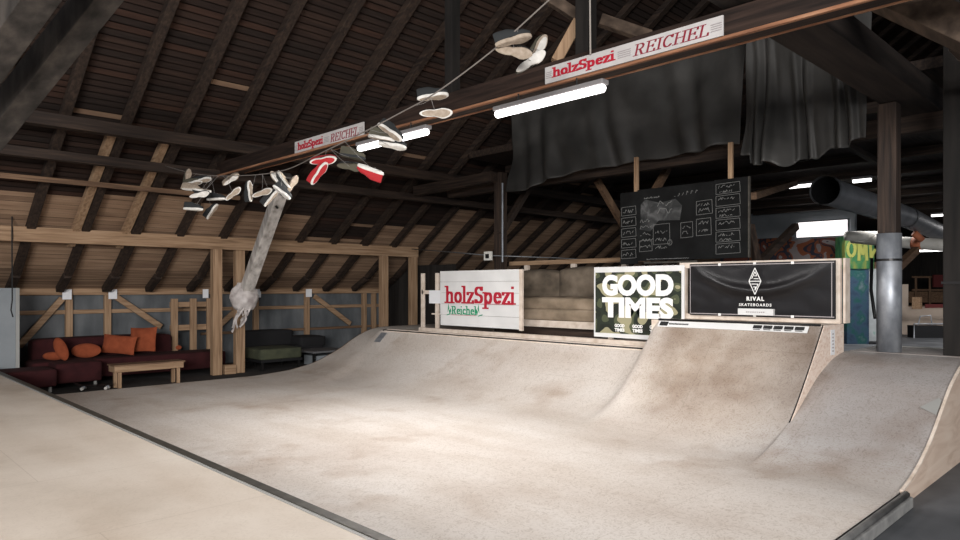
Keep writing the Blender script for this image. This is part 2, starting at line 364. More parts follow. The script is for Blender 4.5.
# ================================================================== SETTING
YW = 17.3                                   # eaves wall
SL = .70                                    # slope of the roof
YK, ZK = 16.3, 2.352                         # the roof flattens towards the eaves here
def roofz(y): return ZK+SL*(YK-y) if y < YK else ZK-.48*(y-YK)
struct(MB().box((-8, -6, -.1), (46, YW+.1, 0)), 'floor', M['floor'])
lounge = MB().box((-2, 13.75, .003), (12.6, YW, .012))
struct(lounge, 'floor_lounge', M['carpet'])
# knee wall below the eaves
struct(MB().box((-4, YW, 0), (12.7, YW+.1, 1.95)), 'wall_back', M['kneewall'])
struct(MB().box((12.7, YW-.3, 0), (46, YW-.2, 2.3)), 'wall_back_right', M['darkwall'])
struct(MB().box((12.6, 13.9, 0), (12.7, YW, 2.6)), 'wall_partition', M['darkwall'])
# roof boarding: rows of boards with narrow gaps, one slope on each side of the ridge
RIDGE = 1.5
rows = int((YW+.6-RIDGE)/.105)
raft_x = [-.65, .3, 1.2, 2.1, 3.02, 3.93, 4.85, 5.75, 6.7, 7.65, 8.6, 9.55, 10.5, 11.45] + [12.45+1.0*i for i in range(16)]
cb = MB(); rr = random.Random(3)
bays = [-8] + raft_x + [46]
for bi in range(len(bays)-1):
    x0, x1 = bays[bi], bays[bi+1]
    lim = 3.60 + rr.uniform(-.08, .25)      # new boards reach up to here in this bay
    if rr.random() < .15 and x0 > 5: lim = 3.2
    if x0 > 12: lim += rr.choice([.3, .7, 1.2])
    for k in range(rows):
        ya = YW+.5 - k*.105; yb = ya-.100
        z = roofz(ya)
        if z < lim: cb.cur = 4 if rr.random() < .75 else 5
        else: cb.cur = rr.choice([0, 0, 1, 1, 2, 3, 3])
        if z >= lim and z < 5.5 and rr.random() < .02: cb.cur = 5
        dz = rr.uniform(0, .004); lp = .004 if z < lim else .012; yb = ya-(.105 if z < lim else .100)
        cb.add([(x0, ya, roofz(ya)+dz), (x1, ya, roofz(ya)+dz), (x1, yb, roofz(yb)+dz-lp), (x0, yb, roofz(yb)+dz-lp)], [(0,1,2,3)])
cb.cur = 3
zr = roofz(RIDGE)
cb.add([(-8, YW+.5, roofz(YW+.5)+.05), (46, YW+.5, roofz(YW+.5)+.05), (46, YK, ZK+.05), (-8, YK, ZK+.05), (46, RIDGE, zr+.05), (-8, RIDGE, zr+.05)], [(0,1,2,3), (3,2,4,5)])
cb.add([(-8, RIDGE, zr+.05), (46, RIDGE, zr+.05), (46, -13, zr-SL*14.5), (-8, -13, zr-SL*14.5)], [(0,1,2,3)])
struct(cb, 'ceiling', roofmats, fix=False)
# far end of the hall
struct(MB().box((46, -8, 0), (46.2, YW, 13)), 'wall_far_end', M['darkwall'])
# loft over the far half of the hall and over the right side
lo = MB().box((11.0, -6, 4.95), (46, 11.6, 5.1))
struct(lo, 'ceiling_loft', M['old_x'])
lo = MB().box((6.3, -6, 6.6), (11.0, 2.2, 6.75))
struct(lo, 'ceiling_right', M['old_y'])

# ---- rafters
for i, x in enumerate(raft_x):
    mb = MB(); w = .15 if i % 3 else .19
    y1 = RIDGE+.25; y0 = YW-.34
    off = .12
    mb.beam((x, YK-.03, roofz(YK-.03)-off), (x, y1, roofz(y1)-off), w, .13, up=(0, SL, 1))
    mb.beam((x, y0, roofz(y0)-off), (x, YK+.03, roofz(YK+.03)-off), w, .13, up=(0, .48, 1))
    o = mb.build('rafter', M['old_y'], bevel=.01)
    tag(o, 'old dark roof rafter, %s rafter counted from the left end of the roof slope' % ORD[i], 'rafter', 'roof rafters')
# newer sister timbers nailed beside a few rafters above the lounge
for i, (x, ya, yb) in enumerate([(3.77, 15.45, 12.75), (4.66, 15.45, 12.75)]):
    o = MB().beam((x, ya, roofz(ya)-.13), (x, yb, roofz(yb)-.13), .14, .12, up=(0, SL, 1)).build('rafter_splint', M['new_y'], bevel=.006)
    tag(o, ['pale new timber nailed under the rafter left of the hanging shoes, the one further left', 'pale new timber nailed under the rafter closest left of the hanging shoes'][i], 'timber', 'pale rafter splints')

def timber(name, a, b, w, h, m, label, cat='beam', group=None, up=(0,0,1), bevel=.008):
    return tag(MB().beam(a, b, w, h, up).build(name, m, bevel=bevel), label, cat, group)
# ---- purlins under the rafters
timber('purlin', (-3, 12.35, 4.56), (24, 12.35, 4.56), .2, .20, M['old_x'], 'long dark purlin under the rafters, the upper of two', 'beam', 'dark purlins')
timber('purlin', (-3, 12.95, 4.12), (24, 12.95, 4.12), .16, .16, M['old_x'], 'long dark purlin under the rafters, the lower of two', 'beam', 'dark purlins')
timber('roof_batten', (-1, 13.6, 3.80), (6.4, 13.6, 3.80), .05, .09, M['mid_x'], 'brown batten running across the rafters just under the lower dark purlin')
# ---- lounge frame: the pale beam on posts
timber('lounge_beam', (-2, 15.1, 2.95), (12.3, 15.1, 2.95), .16, .28, M['new_x'], 'long pale timber beam on posts above the seating corner')
for i, (x, y, lb) in enumerate([(6.56, 15.1, 'pale post under the lounge beam, right beside the dark red sofa'), (7.12, 15.16, 'pale post under the lounge beam, left of the olive daybed'), (11.15, 15.1, 'pale post under the lounge beam behind the rounded ramp corner'), (12.16, 15.1, 'pale post at the right end of the lounge beam')]):
    timber('timber_post', (x, y, 0.012), (x, y, 2.81), .21, .16, M['new_z'], lb, 'post', 'posts of the lounge', up=(0,1,0))
tag(MB().box((6.72, 15.0, .012), (6.98, 15.2, .22)).build('wood_block', M['new_x'], bevel=.01), 'short pale wood block on the floor between the two posts', 'block')
# knee wall framing
WY = YW-.07
timber('wall_rail', (2.95, WY, 1.88), (12.6, WY, 1.88), .12, .17, M['new_x'], 'pale top rail along the grey eaves wall', 'rail')
timber('wall_rail', (2.95, WY+.02, 1.42), (12.6, WY+.02, 1.42), .06, .09, M['new_x'], 'pale middle rail along the grey eaves wall', 'rail')
timber('wall_rail', (7.1, WY+.02, .80), (12.6, WY+.02, .80), .06, .07, M['mid_x'], 'thin low rail along the grey eaves wall behind the black sofa', 'rail')
studs = [(3.05, 'leftmost stud of the eaves wall beside the grey panel'), (4.17, 'stud of the eaves wall under the left white sheet'), (4.95, 'stud of the eaves wall under the right white sheet'),
         (8.55, 'stud of the eaves wall left behind the black sofa'), (10.07, 'stud of the eaves wall behind the right end of the black sofa'), (12.0, 'rightmost stud of the eaves wall near the ramp corner'), (12.35, 'corner stud at the right end of the eaves wall')]
for x, lb in studs:
    timber('wall_stud', (x, WY, .013), (x, WY, 1.79), .14, .10, M['new_z'], 'pale ' + lb, 'stud', 'studs of the eaves wall', up=(0,1,0))
for a, b, lb in [((3.22, .72), (4.02, 1.72), 'pale diagonal brace rising right beside the grey panel'), ((6.1, 1.02), (5.1, 1.75), 'pale diagonal brace falling right behind the orange cushions'),
                 ((7.35, .85), (8.40, 1.75), 'pale diagonal brace rising right behind the olive daybed'), ((11.45, .9), (10.25, 1.72), 'pale diagonal brace falling right behind the ramp corner')]:
    timber('wall_brace', (a[0], WY-.09, a[1]), (b[0], WY-.09, b[1]), .07, .13, M['new_x'], lb, 'brace', 'braces of the eaves wall')
bdw = Board((0, WY-.075, 0), (1,0,0), (0,0,1))
for x, s, lb in [(4.10, .17, 'white sheet pinned on the wall rail above the left stud'), (5.02, .16, 'white sheet pinned on the wall rail above the oval orange cushion'), (7.15, .10, 'small white sheet on the wall rail left of the tall post'), (8.55, .13, 'small bluish sheet on the wall rail above the olive daybed'), (10.05, .15, 'pale sheet on the wall rail right above the black sofa')]:
    hw = .09 if s > .14 else .07; mb = MB(); mb.box((x-hw, WY-.155, 1.70), (x+hw, WY-.14, 1.92))
    tag(mb.build('paper_sheet', M['paper']), lb, 'paper', 'sheets on the wall rail')
# grey panel at the far left
pn = empty('partition_panel', (2.7, 15.55, 0), 'pale grey wall panel at the left end of the seating corner', 'panel')
MB().box((-1.5, 15.5, .013), (2.9, 15.6, 1.95)).build('board', M['plaster'], pn)
MB().box((2.86, 15.48, .013), (2.92, 15.62, 1.95)).build('edge_trim', M['bright_edge'], pn)
wc = MB().tube([at(12, 150, 12.7), at(12, 240, 12.6), at(12.3, 300, 12.6), at(11, 310, 12.6), at(13, 317, 12.6)], .012, 6)
tag(wc.build('hanging_cable', M['wire'], smooth=True), 'thin dark cable hanging down in front of the grey panel', 'cable')
# slatted screen beside the sofa
sl = empty('slatted_screen', (6.4, 16.9, 0), 'pale slatted wooden screen at the right end of the red sofa', 'screen')
for x in (6.18, 6.62, 7.02):
    MB().box((x-.075, 16.5, .013), (x+.075, 16.56, 1.70)).build('slat', M['new_z'], sl, bevel=.004)
for z in (.95,): MB().box((6.1, 16.56, z), (7.1, 16.60, z+.13)).build('cross_board', M['new_x'], sl)
MB().box((6.1, 16.56, 1.5), (7.1, 16.60, 1.62)).build('cross_board', M['new_x'], sl)

# ================================================================== RAMP
YS, YE, YX0, YX1 = 1.78, 13.55, 3.15, 5.45     # right side, left side, raised section
F0 = .12
def interp(x, pts):
    if x <= pts[0][0]: return pts[0][1]
    for (a, za), (b, zb) in zip(pts, pts[1:]):
        if x <= b:
            return za + (zb-za)*(x-a)/(b-a)
    return pts[-1][1]
def smooth_pts(pts, x, w=.14):
    return sum(interp(x+k*w, pts)*c for k, c in ((-1,.25),(0,.5),(1,.25)))
def arcp(x, xs, xl, zl):
    if x <= xs: return F0
    h = zl-F0; run = xl-xs; R = (h*h+run*run)/(2*h)
    x = min(x, xl)
    return F0 + R - math.sqrt(max(0, R*R-(x-xs)**2))
BANK = [(7.0,F0),(7.25,.16),(7.55,.24),(7.9,.37),(8.2,.52),(8.82,.87),(9.3,1.04),(9.6,1.10),(9.9,1.12),(12,1.12)]
HIP = [(6.7,F0),(7.5,.17),(8.13,.29),(8.78,.56),(9.1,.75),(9.45,.92),(9.75,1.0),(10.1,1.02),(12,1.02)]
def sstep(t): t = max(0, min(1, t)); return t*t*(3-2*t)
MLIP, XLIP, MZ, XZ = 9.3, 9.05, 1.0, 1.48
EXT = [(7.0,F0),(7.35,.135),(7.65,.20),(7.95,.36),(8.24,.62),(8.48,.86),(8.8,1.20),(9.05,1.48),(9.6,2.12)]
def ext_p(x): return smooth_pts(EXT, x, .12)
def ramp_main(x, y):
    t = sstep((y-YX1)/.38)                  # 0 raised section, 1 low section
    lip = XLIP+(MLIP-XLIP)*t; zl = XZ+(MZ-XZ)*t; xs = 7.15+.2*t
    z = (1-t)*ext_p(x)+t*arcp(x, 7.35, MLIP, MZ)
    yc = 12.62-(9.3-x)*.55 if x < 9.3 else 12.62
    u = sstep((y-yc)/.5)
    if u > 0:
        z = z*(1-u)+smooth_pts(HIP, x)*u
    return z
ramp = empty('skate_ramp', (6, 7, 0), 'big pale plywood skate bowl with curved far transition, raised section and steel coping', 'skate ramp')
mb = MB()
xs_ = [2.3+.25*i for i in range(18)]+[6.8+.07*i for i in range(60)]
xs_ = [x for x in xs_ if x < 9.25]
ys_ = [YX0]+[YX0+.1*i for i in range(1, 104)]+[YE]
nx, ny = 0, 0
def xcol(i, y):
    """x positions follow the lip so the top edge is clean"""
    t = sstep((y-YX1)/.38); lip = XLIP+(MLIP-XLIP)*t
    u = i/110
    return 2.43+(6.8-2.43)*(u/.25) if u < .25 else 6.8+(lip-6.8)*((u-.25)/.75)
for i in range(111):
    for y in ys_: x = xcol(i, y); mb.v.append((x, y, ramp_main(x, y)))
n = len(ys_)
for i in range(110):
    for j in range(n-1):
        mb.f.append([i*n+j, (i+1)*n+j, (i+1)*n+j+1, i*n+j+1]); mb.mi.append(0)
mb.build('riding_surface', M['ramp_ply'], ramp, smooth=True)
# flat + bank on the right
mb = MB()
bx = [2.43+.295*i for i in range(16)]+[7.0+.06*i for i in range(49)]
for x in bx:
    for k in range(8): mb.v.append((x, YS+(YX0-YS)*k/7, smooth_pts(BANK, x, .1)))
fl = MB(); 
for i in range(len(bx)-1):
    for j in range(7): mb.f.append([i*8+j, (i+1)*8+j, (i+1)*8+j+1, i*8+j+1]); mb.mi.append(0 if bx[i] < 6.7 else 1)
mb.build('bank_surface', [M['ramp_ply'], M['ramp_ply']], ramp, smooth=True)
# deck behind the main transition: strip between lip and rear
mb = MB()
mb.box((MLIP-.02, YX1+.36, .9), (11.6, 12.55, MZ-.002))
mb.build('deck', M['pale_wood'], ramp)
def hipdeck(u, v):
    x = 9.28+(11.6-9.28)*u; y = 12.4+(YE-12.4)*v
    return (x, y, smooth_pts(HIP, x)*sstep((y-12.5)/.45)+(MZ-.004)*(1-sstep((y-12.5)/.45)))
mb = MB().grid(hipdeck, 12, 10)
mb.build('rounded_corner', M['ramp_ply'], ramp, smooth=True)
MB().box((XLIP-.01, YX0, 1.3), (9.75, YX1+.12, XZ-.002)).build('raised_deck', M['pale_wood'], ramp)
# blend between both decks (back of the wave)
def wav(u, v):
    y = YX1+.38*v; t = sstep(v); lip = XLIP+(MLIP-XLIP)*t; z = XZ+(MZ-XZ)*t
    return (lip+(9.75-lip)*u, y, z-.001)
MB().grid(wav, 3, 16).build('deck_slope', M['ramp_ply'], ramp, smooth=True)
# side panels
def side(x): return smooth_pts(BANK, x, .1)
pts = [x for x in bx if x >= 7.0]
mb = MB()
for a, b in zip(pts, pts[1:]): mb.prism([(a, YS-.02, .0), (b, YS-.02, 0), (b, YS-.02, side(b)+.015), (a, YS-.02, side(a)+.015)], (0, .02, 0))
mb.build('side_panel', M['panel_ply'], ramp)
mb = MB()
for a, b in zip(pts, pts[1:]): mb.beam((a, YS-.012, side(a)+.016), (b+.004, YS-.012, side(b)+.016), .03, .014)
mb.build('panel_edge', M['pale_wood'], ramp)
mb = MB().box((2.44, YS-.10, .002), (7.02, YS-.0, F0-.02)); 
mb.build('side_kerb', M['kerb_metal'], ramp, bevel=.01)
MB().tube([(2.45, YS-.05, F0-.005), (7.0, YS-.05, F0-.005)], .03, 12).build('kerb_pipe', M['kerb_metal'], ramp, smooth=True)
# strand board cheek of the raised section
mb = MB(); xs2 = [7.6+.05*i for i in range(44)]
xs2 = [x for x in xs2 if x <= 9.76]
def upper(x): return ext_p(x) if x < XLIP else XZ
for a, b in zip(xs2, xs2[1:]):
    if b > 7.8:
        mb.prism([(a, YX0-.02, side(a)-.02), (b, YX0-.02, side(b)-.02), (b, YX0-.02, max(upper(b), side(b)-.01)), (a, YX0-.02, max(upper(a), side(a)-.01))], (0, .02, 0))
mb.build('cheek_panel', M['cheek'], ramp)
mb = MB()
cx2 = [7.8+.05*i for i in range(26)]
for a, b in zip(cx2, cx2[1:]): mb.beam((a, YX0-.005, upper(a)+.004), (b, YX0-.005, upper(b)+.004), .012, .010)
mb.build('cheek_edge', M['dark_metal'], ramp)
MB().box((2.43, YE, 0), (7.0, YE+.03, F0)).build('end_skirt', M['dark_metal'], ramp)
mb = MB()
hx = [7.0+.1*i for i in range(47)]
for a, b in zip(hx, hx[1:]): mb.prism([(a, YE, 0), (b, YE, 0), (b, YE, smooth_pts(HIP, b)), (a, YE, smooth_pts(HIP, a))], (0, .03, 0))
mb.build('end_skirt', M['mid_x'], ramp)
# copings
MB().tube([(MLIP-.005, YX1+.38, MZ+.005), (MLIP-.005, 12.6, MZ+.005)], .016, 12).build('coping', M['dark_metal'], ramp, smooth=True)
MB().tube([(XLIP-.005, YX0+.02, XZ+.005), (XLIP-.005, YX1, XZ+.005)], .016, 12).build('coping', M['dark_metal'], ramp, smooth=True)
MB().box((MLIP+.02, YX1+.38, MZ), (MLIP+.13, 12.5, MZ+.035)).build('deck_board', M['pale_wood'], ramp, bevel=.004)
b = MB().box((9.0, 12.42, .93), (9.22, 12.62, .945))
mb = MB(); mb.beam((9.05, 12.5, ramp_main(9.05, 12.5)+.006), (9.25, 12.5, ramp_main(9.25, 12.5)+.006), .22, .006); lab(mb.build('corner_plate', M['steel'], ramp), 'bright steel corner plate')
# sticker strip under the raised coping
bs = Board(V((XLIP, YX1-.03, XZ))-V((.656, 0, .755))*.135+V((-.755, 0, .656))*.012, (0,-1,0), (.656,0,.755))
strip = MB(); bs.rect(strip, 0, 0, 2.12, .105, -.004, .008); so = lab(strip.build('sticker_strip', M['white'], ramp), 'white sticker strip under the raised coping')
mk = MB(); rs = random.Random(5)
bs.rect(mk, .03, .015, .16, .09, .007); 
for i in range(14): bs.rect(mk, .18+i*.022, .04, .18+i*.022+.014, .065, .007)
for k in range(5):
    u = 1.42+k*.135
    bs.rect(mk, u, .035, u+.115, .088, .007)
    bs.rect(mk, u+.01, .015, u+.10, .025, .007)
mk.build('print_marks', M['wire'], so)
stk = MB(); bq = Board((9.28, YX0-.022, 0), (1,0,0), (0,0,1))
bq.rect(stk, -.02, 1.10, .12, 1.42, 0, .003); so2 = lab(stk.build('paper_label', M['paper'], ramp), 'white paper label on the cheek panel')
mk = MB()
for k in range(6): bq.rect(mk, .03, 1.14+k*.043, .07, 1.16+k*.043, .003)
mk.build('print_marks', M['line_grey'], so2)
# scuffed pale patch on the bank
mb = MB(); q = [(8.47, 1.97), (8.64, 1.83), (8.60, 1.80), (8.38, 1.80)]
mb.add([(x, y, side(x)+.012) for x, y in q], [(0,1,2,3)])
lab(mb.build('repair_patch', M['bright_edge'], ramp), 'pale grey metal patch on the bank')

# deck around the posts behind the bank
pd = empty('platform', (10.4, 2, 0), 'grey raised platform behind the bank where the steel clad post stands', 'platform')
MB().box((9.95, -1.0, 1.0), (11.1, YX0-.03, 1.118)).build('board', M['bank_ply'], pd)
MB().box((11.1, -1.0, .98), (11.14, YX0-.03, 1.128)).build('edge_strip', M['bright_edge'], pd)
MB().box((10.9, -1.0, .0), (11.0, YX0-.03, 1.0)).build('support', M['old_y'], pd)

# near platform on the left
near = empty('near_platform', (0, 6, 0), 'low tan plywood platform in the left foreground with a dark metal edge', 'platform')
MB().box((-4, -2.5, 0), (2.335, 15.4, .5)).build('board', M['deck_ply'], near)
MB().box((2.337, -2.5, .02), (2.42, 15.4, .512)).build('edge_profile', M['edge_metal'], near, bevel=.006)
MB().box((2.318, -2.5, .49), (2.3365, 15.4, .508)).build('edge_line', M['bright_edge'], near)

# ================================================================== RAILING, BOARDS, BANNERS
XB = 9.62
rail = empty('deck_railing', (9.8, 9, 1.0), 'pale wooden railing on the low deck behind the far coping', 'railing')
for y in (11.68, 11.2, 6.75):
    MB().box((9.66, y-.04, 1.0), (9.72, y+.04, 2.27)).build('post', M['pale_wood'], rail, bevel=.003)
MB().box((9.66, 10.75, 1.82), (9.70, 11.7, 1.90)).build('rail', M['pale_wood'], rail)
MB().box((9.60, 5.86, 1.003), (9.70, 11.72, 1.09)).build('kick_board', M['pale_wood'], rail)
MB().box((9.655, 11.1, 1.38), (9.70, 11.35, 1.41)).build('rail', M['pale_wood'], rail)
rail2 = empty('rear_railing', (11.4, 8, 1.0), 'pale wooden rear railing behind the worn beige couch', 'railing')
MB().beam((11.45, 10.7, 2.50), (11.45, 6.8, 2.50), .1, .09).build('rail', M['new_y'], rail2)
for y in (10.2, 8.9, 7.65): MB().box((11.42, y-.06, 1.0), (11.48, y+.06, 2.46)).build('post', M['pale_wood'], rail2)
rail3 = empty('upper_railing', (9.72, 4.2, 1.48), 'wooden railing frame on the raised deck behind the black banner', 'railing')
for y in (5.36, 5.12, 3.17): MB().box((9.60, y-.045, 1.50), (9.66, y+.045, 2.33)).build('post', M['pale_wood'], rail3)
MB().box((9.594, 3.12, 2.25), (9.654, 5.42, 2.335)).build('rail', M['pale_wood'], rail3)
MB().box((9.594, 3.12, 1.485), (9.654, 5.42, 1.56)).build('rail', M['pale_wood'], rail3)
MB().box((9.05+.62, 3.085, 1.49), (9.85, 3.115, 2.34)).build('end_board', M['pale_wood'], rail3)

# white plank sign
sg = empty('plank_sign', (9.55, 9.9, 1.15), 'white plank board with red and green shop lettering on the deck railing', 'sign')
bd = Board((9.57, 10.97, 1.17), (0,-1,0), (0,0,1))
mb = MB()
for k in range(5): bd.rect(mb, 0 if k else .01, k*.227+.003, 2.25, (k+1)*.227-.003, -.03, .03)
mb.build('planks', M['white'], sg)
mb = MB(); bd.rect(mb, 0.01, 0.005, 2.24, 1.13, -.034, .003); mb.build('backing', M['line_grey'], sg)
mb = MB(); bd.rect(mb, 2.25, -.02, 2.33, 1.13, -.035, .04); mb.build('edge_post', M['pale_wood'], sg)
mb = MB(); serif_text(mb, bd, 'holzSpezi', .17, .48, .33, 1.98, nib=(.15, .07)); mb.build('lettering', M['letter_red'], sg)
mb = MB(); serif_text(mb, bd, 'Reichel', .36, .245, .165, .74, nib=(.14, .07))
for (u, sgn) in ((.24, 1), (1.18, -1)):     # little leaf figures beside the name
    bd.poly(mb, [(u, .28), (u+.05*sgn, .36), (u+.02*sgn, .46)][::sgn], .002)
    bd.poly(mb, [(u+.06*sgn, .24), (u+.11*sgn, .30), (u+.09*sgn, .36), (u+.04*sgn, .31)][::sgn], .002)
    bd.line(mb, (u-.03, .22), (u+.09, .25), .018, .002)
mb.build('lettering', M['letter_green'], sg)
mb = MB(); bd.rect(mb, .36, .222, 1.08, .230, .002); bd.rect(mb, 1.25, .46, 2.1, .468, .002); mb.build('rule_line', M['letter_red'], sg)
# paper on the rail
mb = MB().box((9.645, 11.02, 1.62), (9.655, 11.42, 1.90)); tag(mb.build('notice_sheet', M['paper']), 'small white notice sheet on the railing left of the plank sign', 'paper')

# GOOD TIMES banner
gb = empty('camouflage_banner', (9.55, 6.2, 1.15), 'camouflage banner reading GOOD TIMES in fat white letters', 'banner')
bd = Board((9.56, 7.0, 1.13), (0,-1,0), (0,0,1))
mb = MB(); bd.rect(mb, 0, 0, 1.68, 1.17, -.012, .012); mb.build('sheet', M['white'], gb)
def wavy(u, v): return bd.p(.03+1.60*u, .07+1.03*v, .002+.004*math.sin(u*9)*math.sin(v*5))
mb = MB(); bd.rect(mb, .03, .07, 1.63, 1.08, .0005, .003); mb.build('print', M['camo'], gb)
sans_text('lettering', bd, 'GOOD', .17, .69, .35, 1.33, M['letter_white'], gb, .055, .005, 1.0)
sans_text('lettering', bd, 'TIMES', .17, .33, .34, 1.33, M['letter_white'], gb, .055, .005, 1.0)
for u in (.42, .76, 1.08):
    sans_text('small_logo', bd, 'GOOD', u, .175, .055, .19, M['letter_white'], gb, .05, .005)
    sans_text('small_logo', bd, 'TIMES', u, .105, .055, .19, M['letter_white'], gb, .05, .005)
# black banner
rb = empty('black_banner', (9.55, 4.2, 1.5), 'glossy black banner with a white diamond emblem and skateboard lettering', 'banner')
bd = Board((9.56, 5.23, 1.545), (0,-1,0), (0,0,1))
W_, H_ = 2.06, .765
def bsh(u, v):
    # cloth sags in a long swag between the upper corners
    s = math.exp(-((v-(.97-1.9*u*(1-u)*1.05))**2)/.009)
    return bd.p(W_*u, H_*v, .004+.055*s*math.sin(PI*u)+.006*noise.noise(V((u*9, v*5, 0))))
mb = MB().grid(bsh, 60, 30)
M['vinyl'] = noisy('black_vinyl', [(.004, .0035, .004), (.008, .007, .008)], (1, 1, 1), 5, .36, 3, .10, spec=.42)
mb.build('cloth', M['vinyl'], rb, smooth=True)
mb = MB(); bd.rect(mb, 0, 0, W_, H_, -.02, .012); mb.build('backing', M['black'], rb)
mb = MB()
bd.rect(mb, .01, .02, W_-.01, .032, .012); bd.rect(mb, .01, H_-.032, W_-.01, H_-.02, .012); bd.rect(mb, .01, .02, .02, H_-.02, .012); bd.rect(mb, W_-.045, .02, W_-.035, H_-.02, .012)
mb.build('cord_hem', M['line_grey'], rb)
for u in (.48, 1.0, 1.52):
    for w in (0, H_-.035):
        mb = MB(); bd.rect(mb, u-.02, w, u+.02, w+.035, .013); mb.build('tie', M['letter_white'], rb)
em = MB(); cu, cw, dw, dh = 1.03, .50, .085, .185
ON = .07
for a, b in [((cu-dw, cw), (cu, cw+dh)), ((cu, cw+dh), (cu+dw, cw)), ((cu+dw, cw), (cu, cw-dh)), ((cu, cw-dh), (cu-dw, cw)), ((cu-dw, cw), (cu+dw, cw)),
             ((cu-dw*.55, cw+.035), (cu+.0, cw+dh*.72)), ((cu, cw+dh*.72), (cu+dw*.3, cw+dh*.45)), ((cu-dw*.2, cw+.035), (cu+dw*.6, cw+.035)), ((cu-dw*.1, cw+.075), (cu+dw*.35, cw+.075)),
             ((cu-dw*.6, cw-.04), (cu+dw*.55, cw-.04)), ((cu+dw*.55, cw-.04), (cu, cw-dh*.7)), ((cu-dw*.3, cw-.08), (cu+.01, cw-.08)), ((cu+.01, cw-.08), (cu, cw-.12))]:
    bd.line(em, a, b, .010, ON)
em.build('emblem', M['letter_white'], rb)
sans_text('lettering', bd, 'RIVAL', .91, .225, .06, .25, M['letter_white'], rb, .04, ON, 1.3)
sans_text('lettering', bd, 'SKATEBOARDS', .80, .15, .04, .46, M['letter_white'], rb, .02, ON, 1.3)
mb = MB(); bd.rect(mb, .78, .025, 1.28, .115, .0, .062); lp = lab(mb.build('label_patch', M['white'], rb), 'white label patch at the foot of the banner')
mb = MB(); [bd.rect(mb, .90+i*.03, .06, .92+i*.03, .075, .063) for i in range(9)]; mb.build('print_marks', M['line_grey'], lp)

# beige couch on a bench behind the railing
cc = empty('beige_couch', (10.6, 8.6, 1.0), 'worn beige couch on a wooden base behind the railing between two signs', 'couch')
def cushion(lo, hi, name, m, parent, puff=.03, sub=2):
    lo = V(lo); hi = V(hi); c = (lo+hi)/2; h = (hi-lo)/2
    mb = MB(); N_ = 6
    def P(i, j, k): return V((i, j, k))
    # rounded box with swollen faces
    idx = {}; vs = []
    def vid(a):
        if a not in idx:
            p = V([2*t/N_-1 for t in a]); q = V((p.x, p.y, p.z))
            e = [abs(t) for t in q]
            r = V([math.copysign(1-(1-abs(t))**1.35 if abs(t) < 1 else 1, t) for t in q])
            rad = max(0, sum(1 for t in e if t > .99)-1)
            w = V((r.x*h.x, r.y*h.y, r.z*h.z))
            bulge = V((puff*(1-q.y**2)*(1-q.z**2)*q.x, puff*(1-q.x**2)*(1-q.z**2)*q.y, puff*(1-q.x**2)*(1-q.y**2)*q.z))
            w += bulge
            w += V((noise.noise(w*5+c), noise.noise(w*5+c+V((9,0,0))), noise.noise(w*4+c+V((0,9,0)))))*puff*.35
            idx[a] = len(vs); vs.append(c+w)
        return idx[a]
    fs = []
    for ax in range(3):
        for sd in (0, N_):
            for i in range(N_):
                for j in range(N_):
                    q = []
                    for di, dj in ((0,0),(1,0),(1,1),(0,1)):
                        a = [0,0,0]; a[ax] = sd; a[(ax+1)%3] = i+di; a[(ax+2)%3] = j+dj; q.append(vid(tuple(a)))
                    fs.append(q)
    mb.add(vs, fs)
    return mb.build(name, m, parent, smooth=True, bevel=0, sub=1)
MB().box((10.15, 7.3, 1.20), (10.25, 9.9, 1.33)).build('base_board', M['pale_wood'], cc)
MB().box((10.25, 7.3, 1.0), (11.1, 9.9, 1.32)).build('base', M['old_y'], cc)
cushion((10.15, 7.35, 1.33), (11.1, 9.85, 1.55), 'seat', M['beige'], cc, .03)
cushion((10.2, 7.4, 1.54), (11.05, 9.8, 1.76), 'seat_cushion', M['beige'], cc, .04)
cushion((10.6, 8.62, 1.72), (10.95, 9.82, 2.26), 'back_cushion', M['taupe'], cc, .07)
cushion((10.6, 7.38, 1.72), (10.95, 8.60, 2.30), 'back_cushion', M['taupe'], cc, .07)
cushion((10.9, 7.3, 1.33), (11.2, 9.9, 2.2), 'backrest', M['taupe'], cc, .03)

# chalkboard hung on two battens
ch = empty('chalkboard', (10.4, 5.9, 2.4), 'large black chalkboard covered in chalk writing above the banners', 'chalkboard')
XC = 10.4
bd = Board((XC, 7.05, 2.42), (0,-1,0), (0,0,1))
mb = MB(); bd.rect(mb, 0, -.05, .36, 1.22, -.03, .02); mb.build('left_panel', M['chalkboard'], ch)
mb = MB(); bd.rect(mb, .365, 0, 1.78, 1.24, -.03, .03); mb.build('middle_panel', M['chalkboard'], ch)
mb = MB(); bd.rect(mb, 1.785, 0, 2.36, 1.25, -.03, .035); mb.build('right_panel', M['chalkboard'], ch)
mb = MB(); bd.rect(mb, 2.345, 0, 2.37, 1.25, -.03, .045); bd.rect(mb, .5, -.05, 1.5, -.02, -.01, .03); mb.build('edge_strip', M['edge_metal'], ch)
rs = random.Random(11)
def scrawl(mb, u, w, L, h, n0=.006, wd=.007):
    """a handwritten chalk line: unreadable in the photo"""
    x = u; p = (u, w)
    while x < u+L:
        x += h*rs.uniform(.18, .38)
        q = (x, w+h*rs.uniform(-.1, 1))
        bd.line(mb, p, q, wd, n0, .002); p = q
        if rs.random() < .15: x += h*.4; p = (x, w+h*rs.uniform(0, .6))
def cbox(mb, u0, w0, u1, w1, n0=.006):
    for a, b in (((u0,w0),(u1,w0+.01)), ((u1,w0+.01),(u1-.01,w1)), ((u1-.01,w1),(u0,w1-.01)), ((u0,w1-.01),(u0,w0))): bd.line(mb, a, b, .006, n0, .002)
def chalk(fn):
    global mb
    mb = MB(); fn(); mb.build('chalk_writing', M['chalk'], ch)
def c1():
    for k in range(5):
        w = .05+k*.19; cbox(mb, .03, w, .33, w+.16, -.008); scrawl(mb, .06, w+.05, .2, .06, -.008)
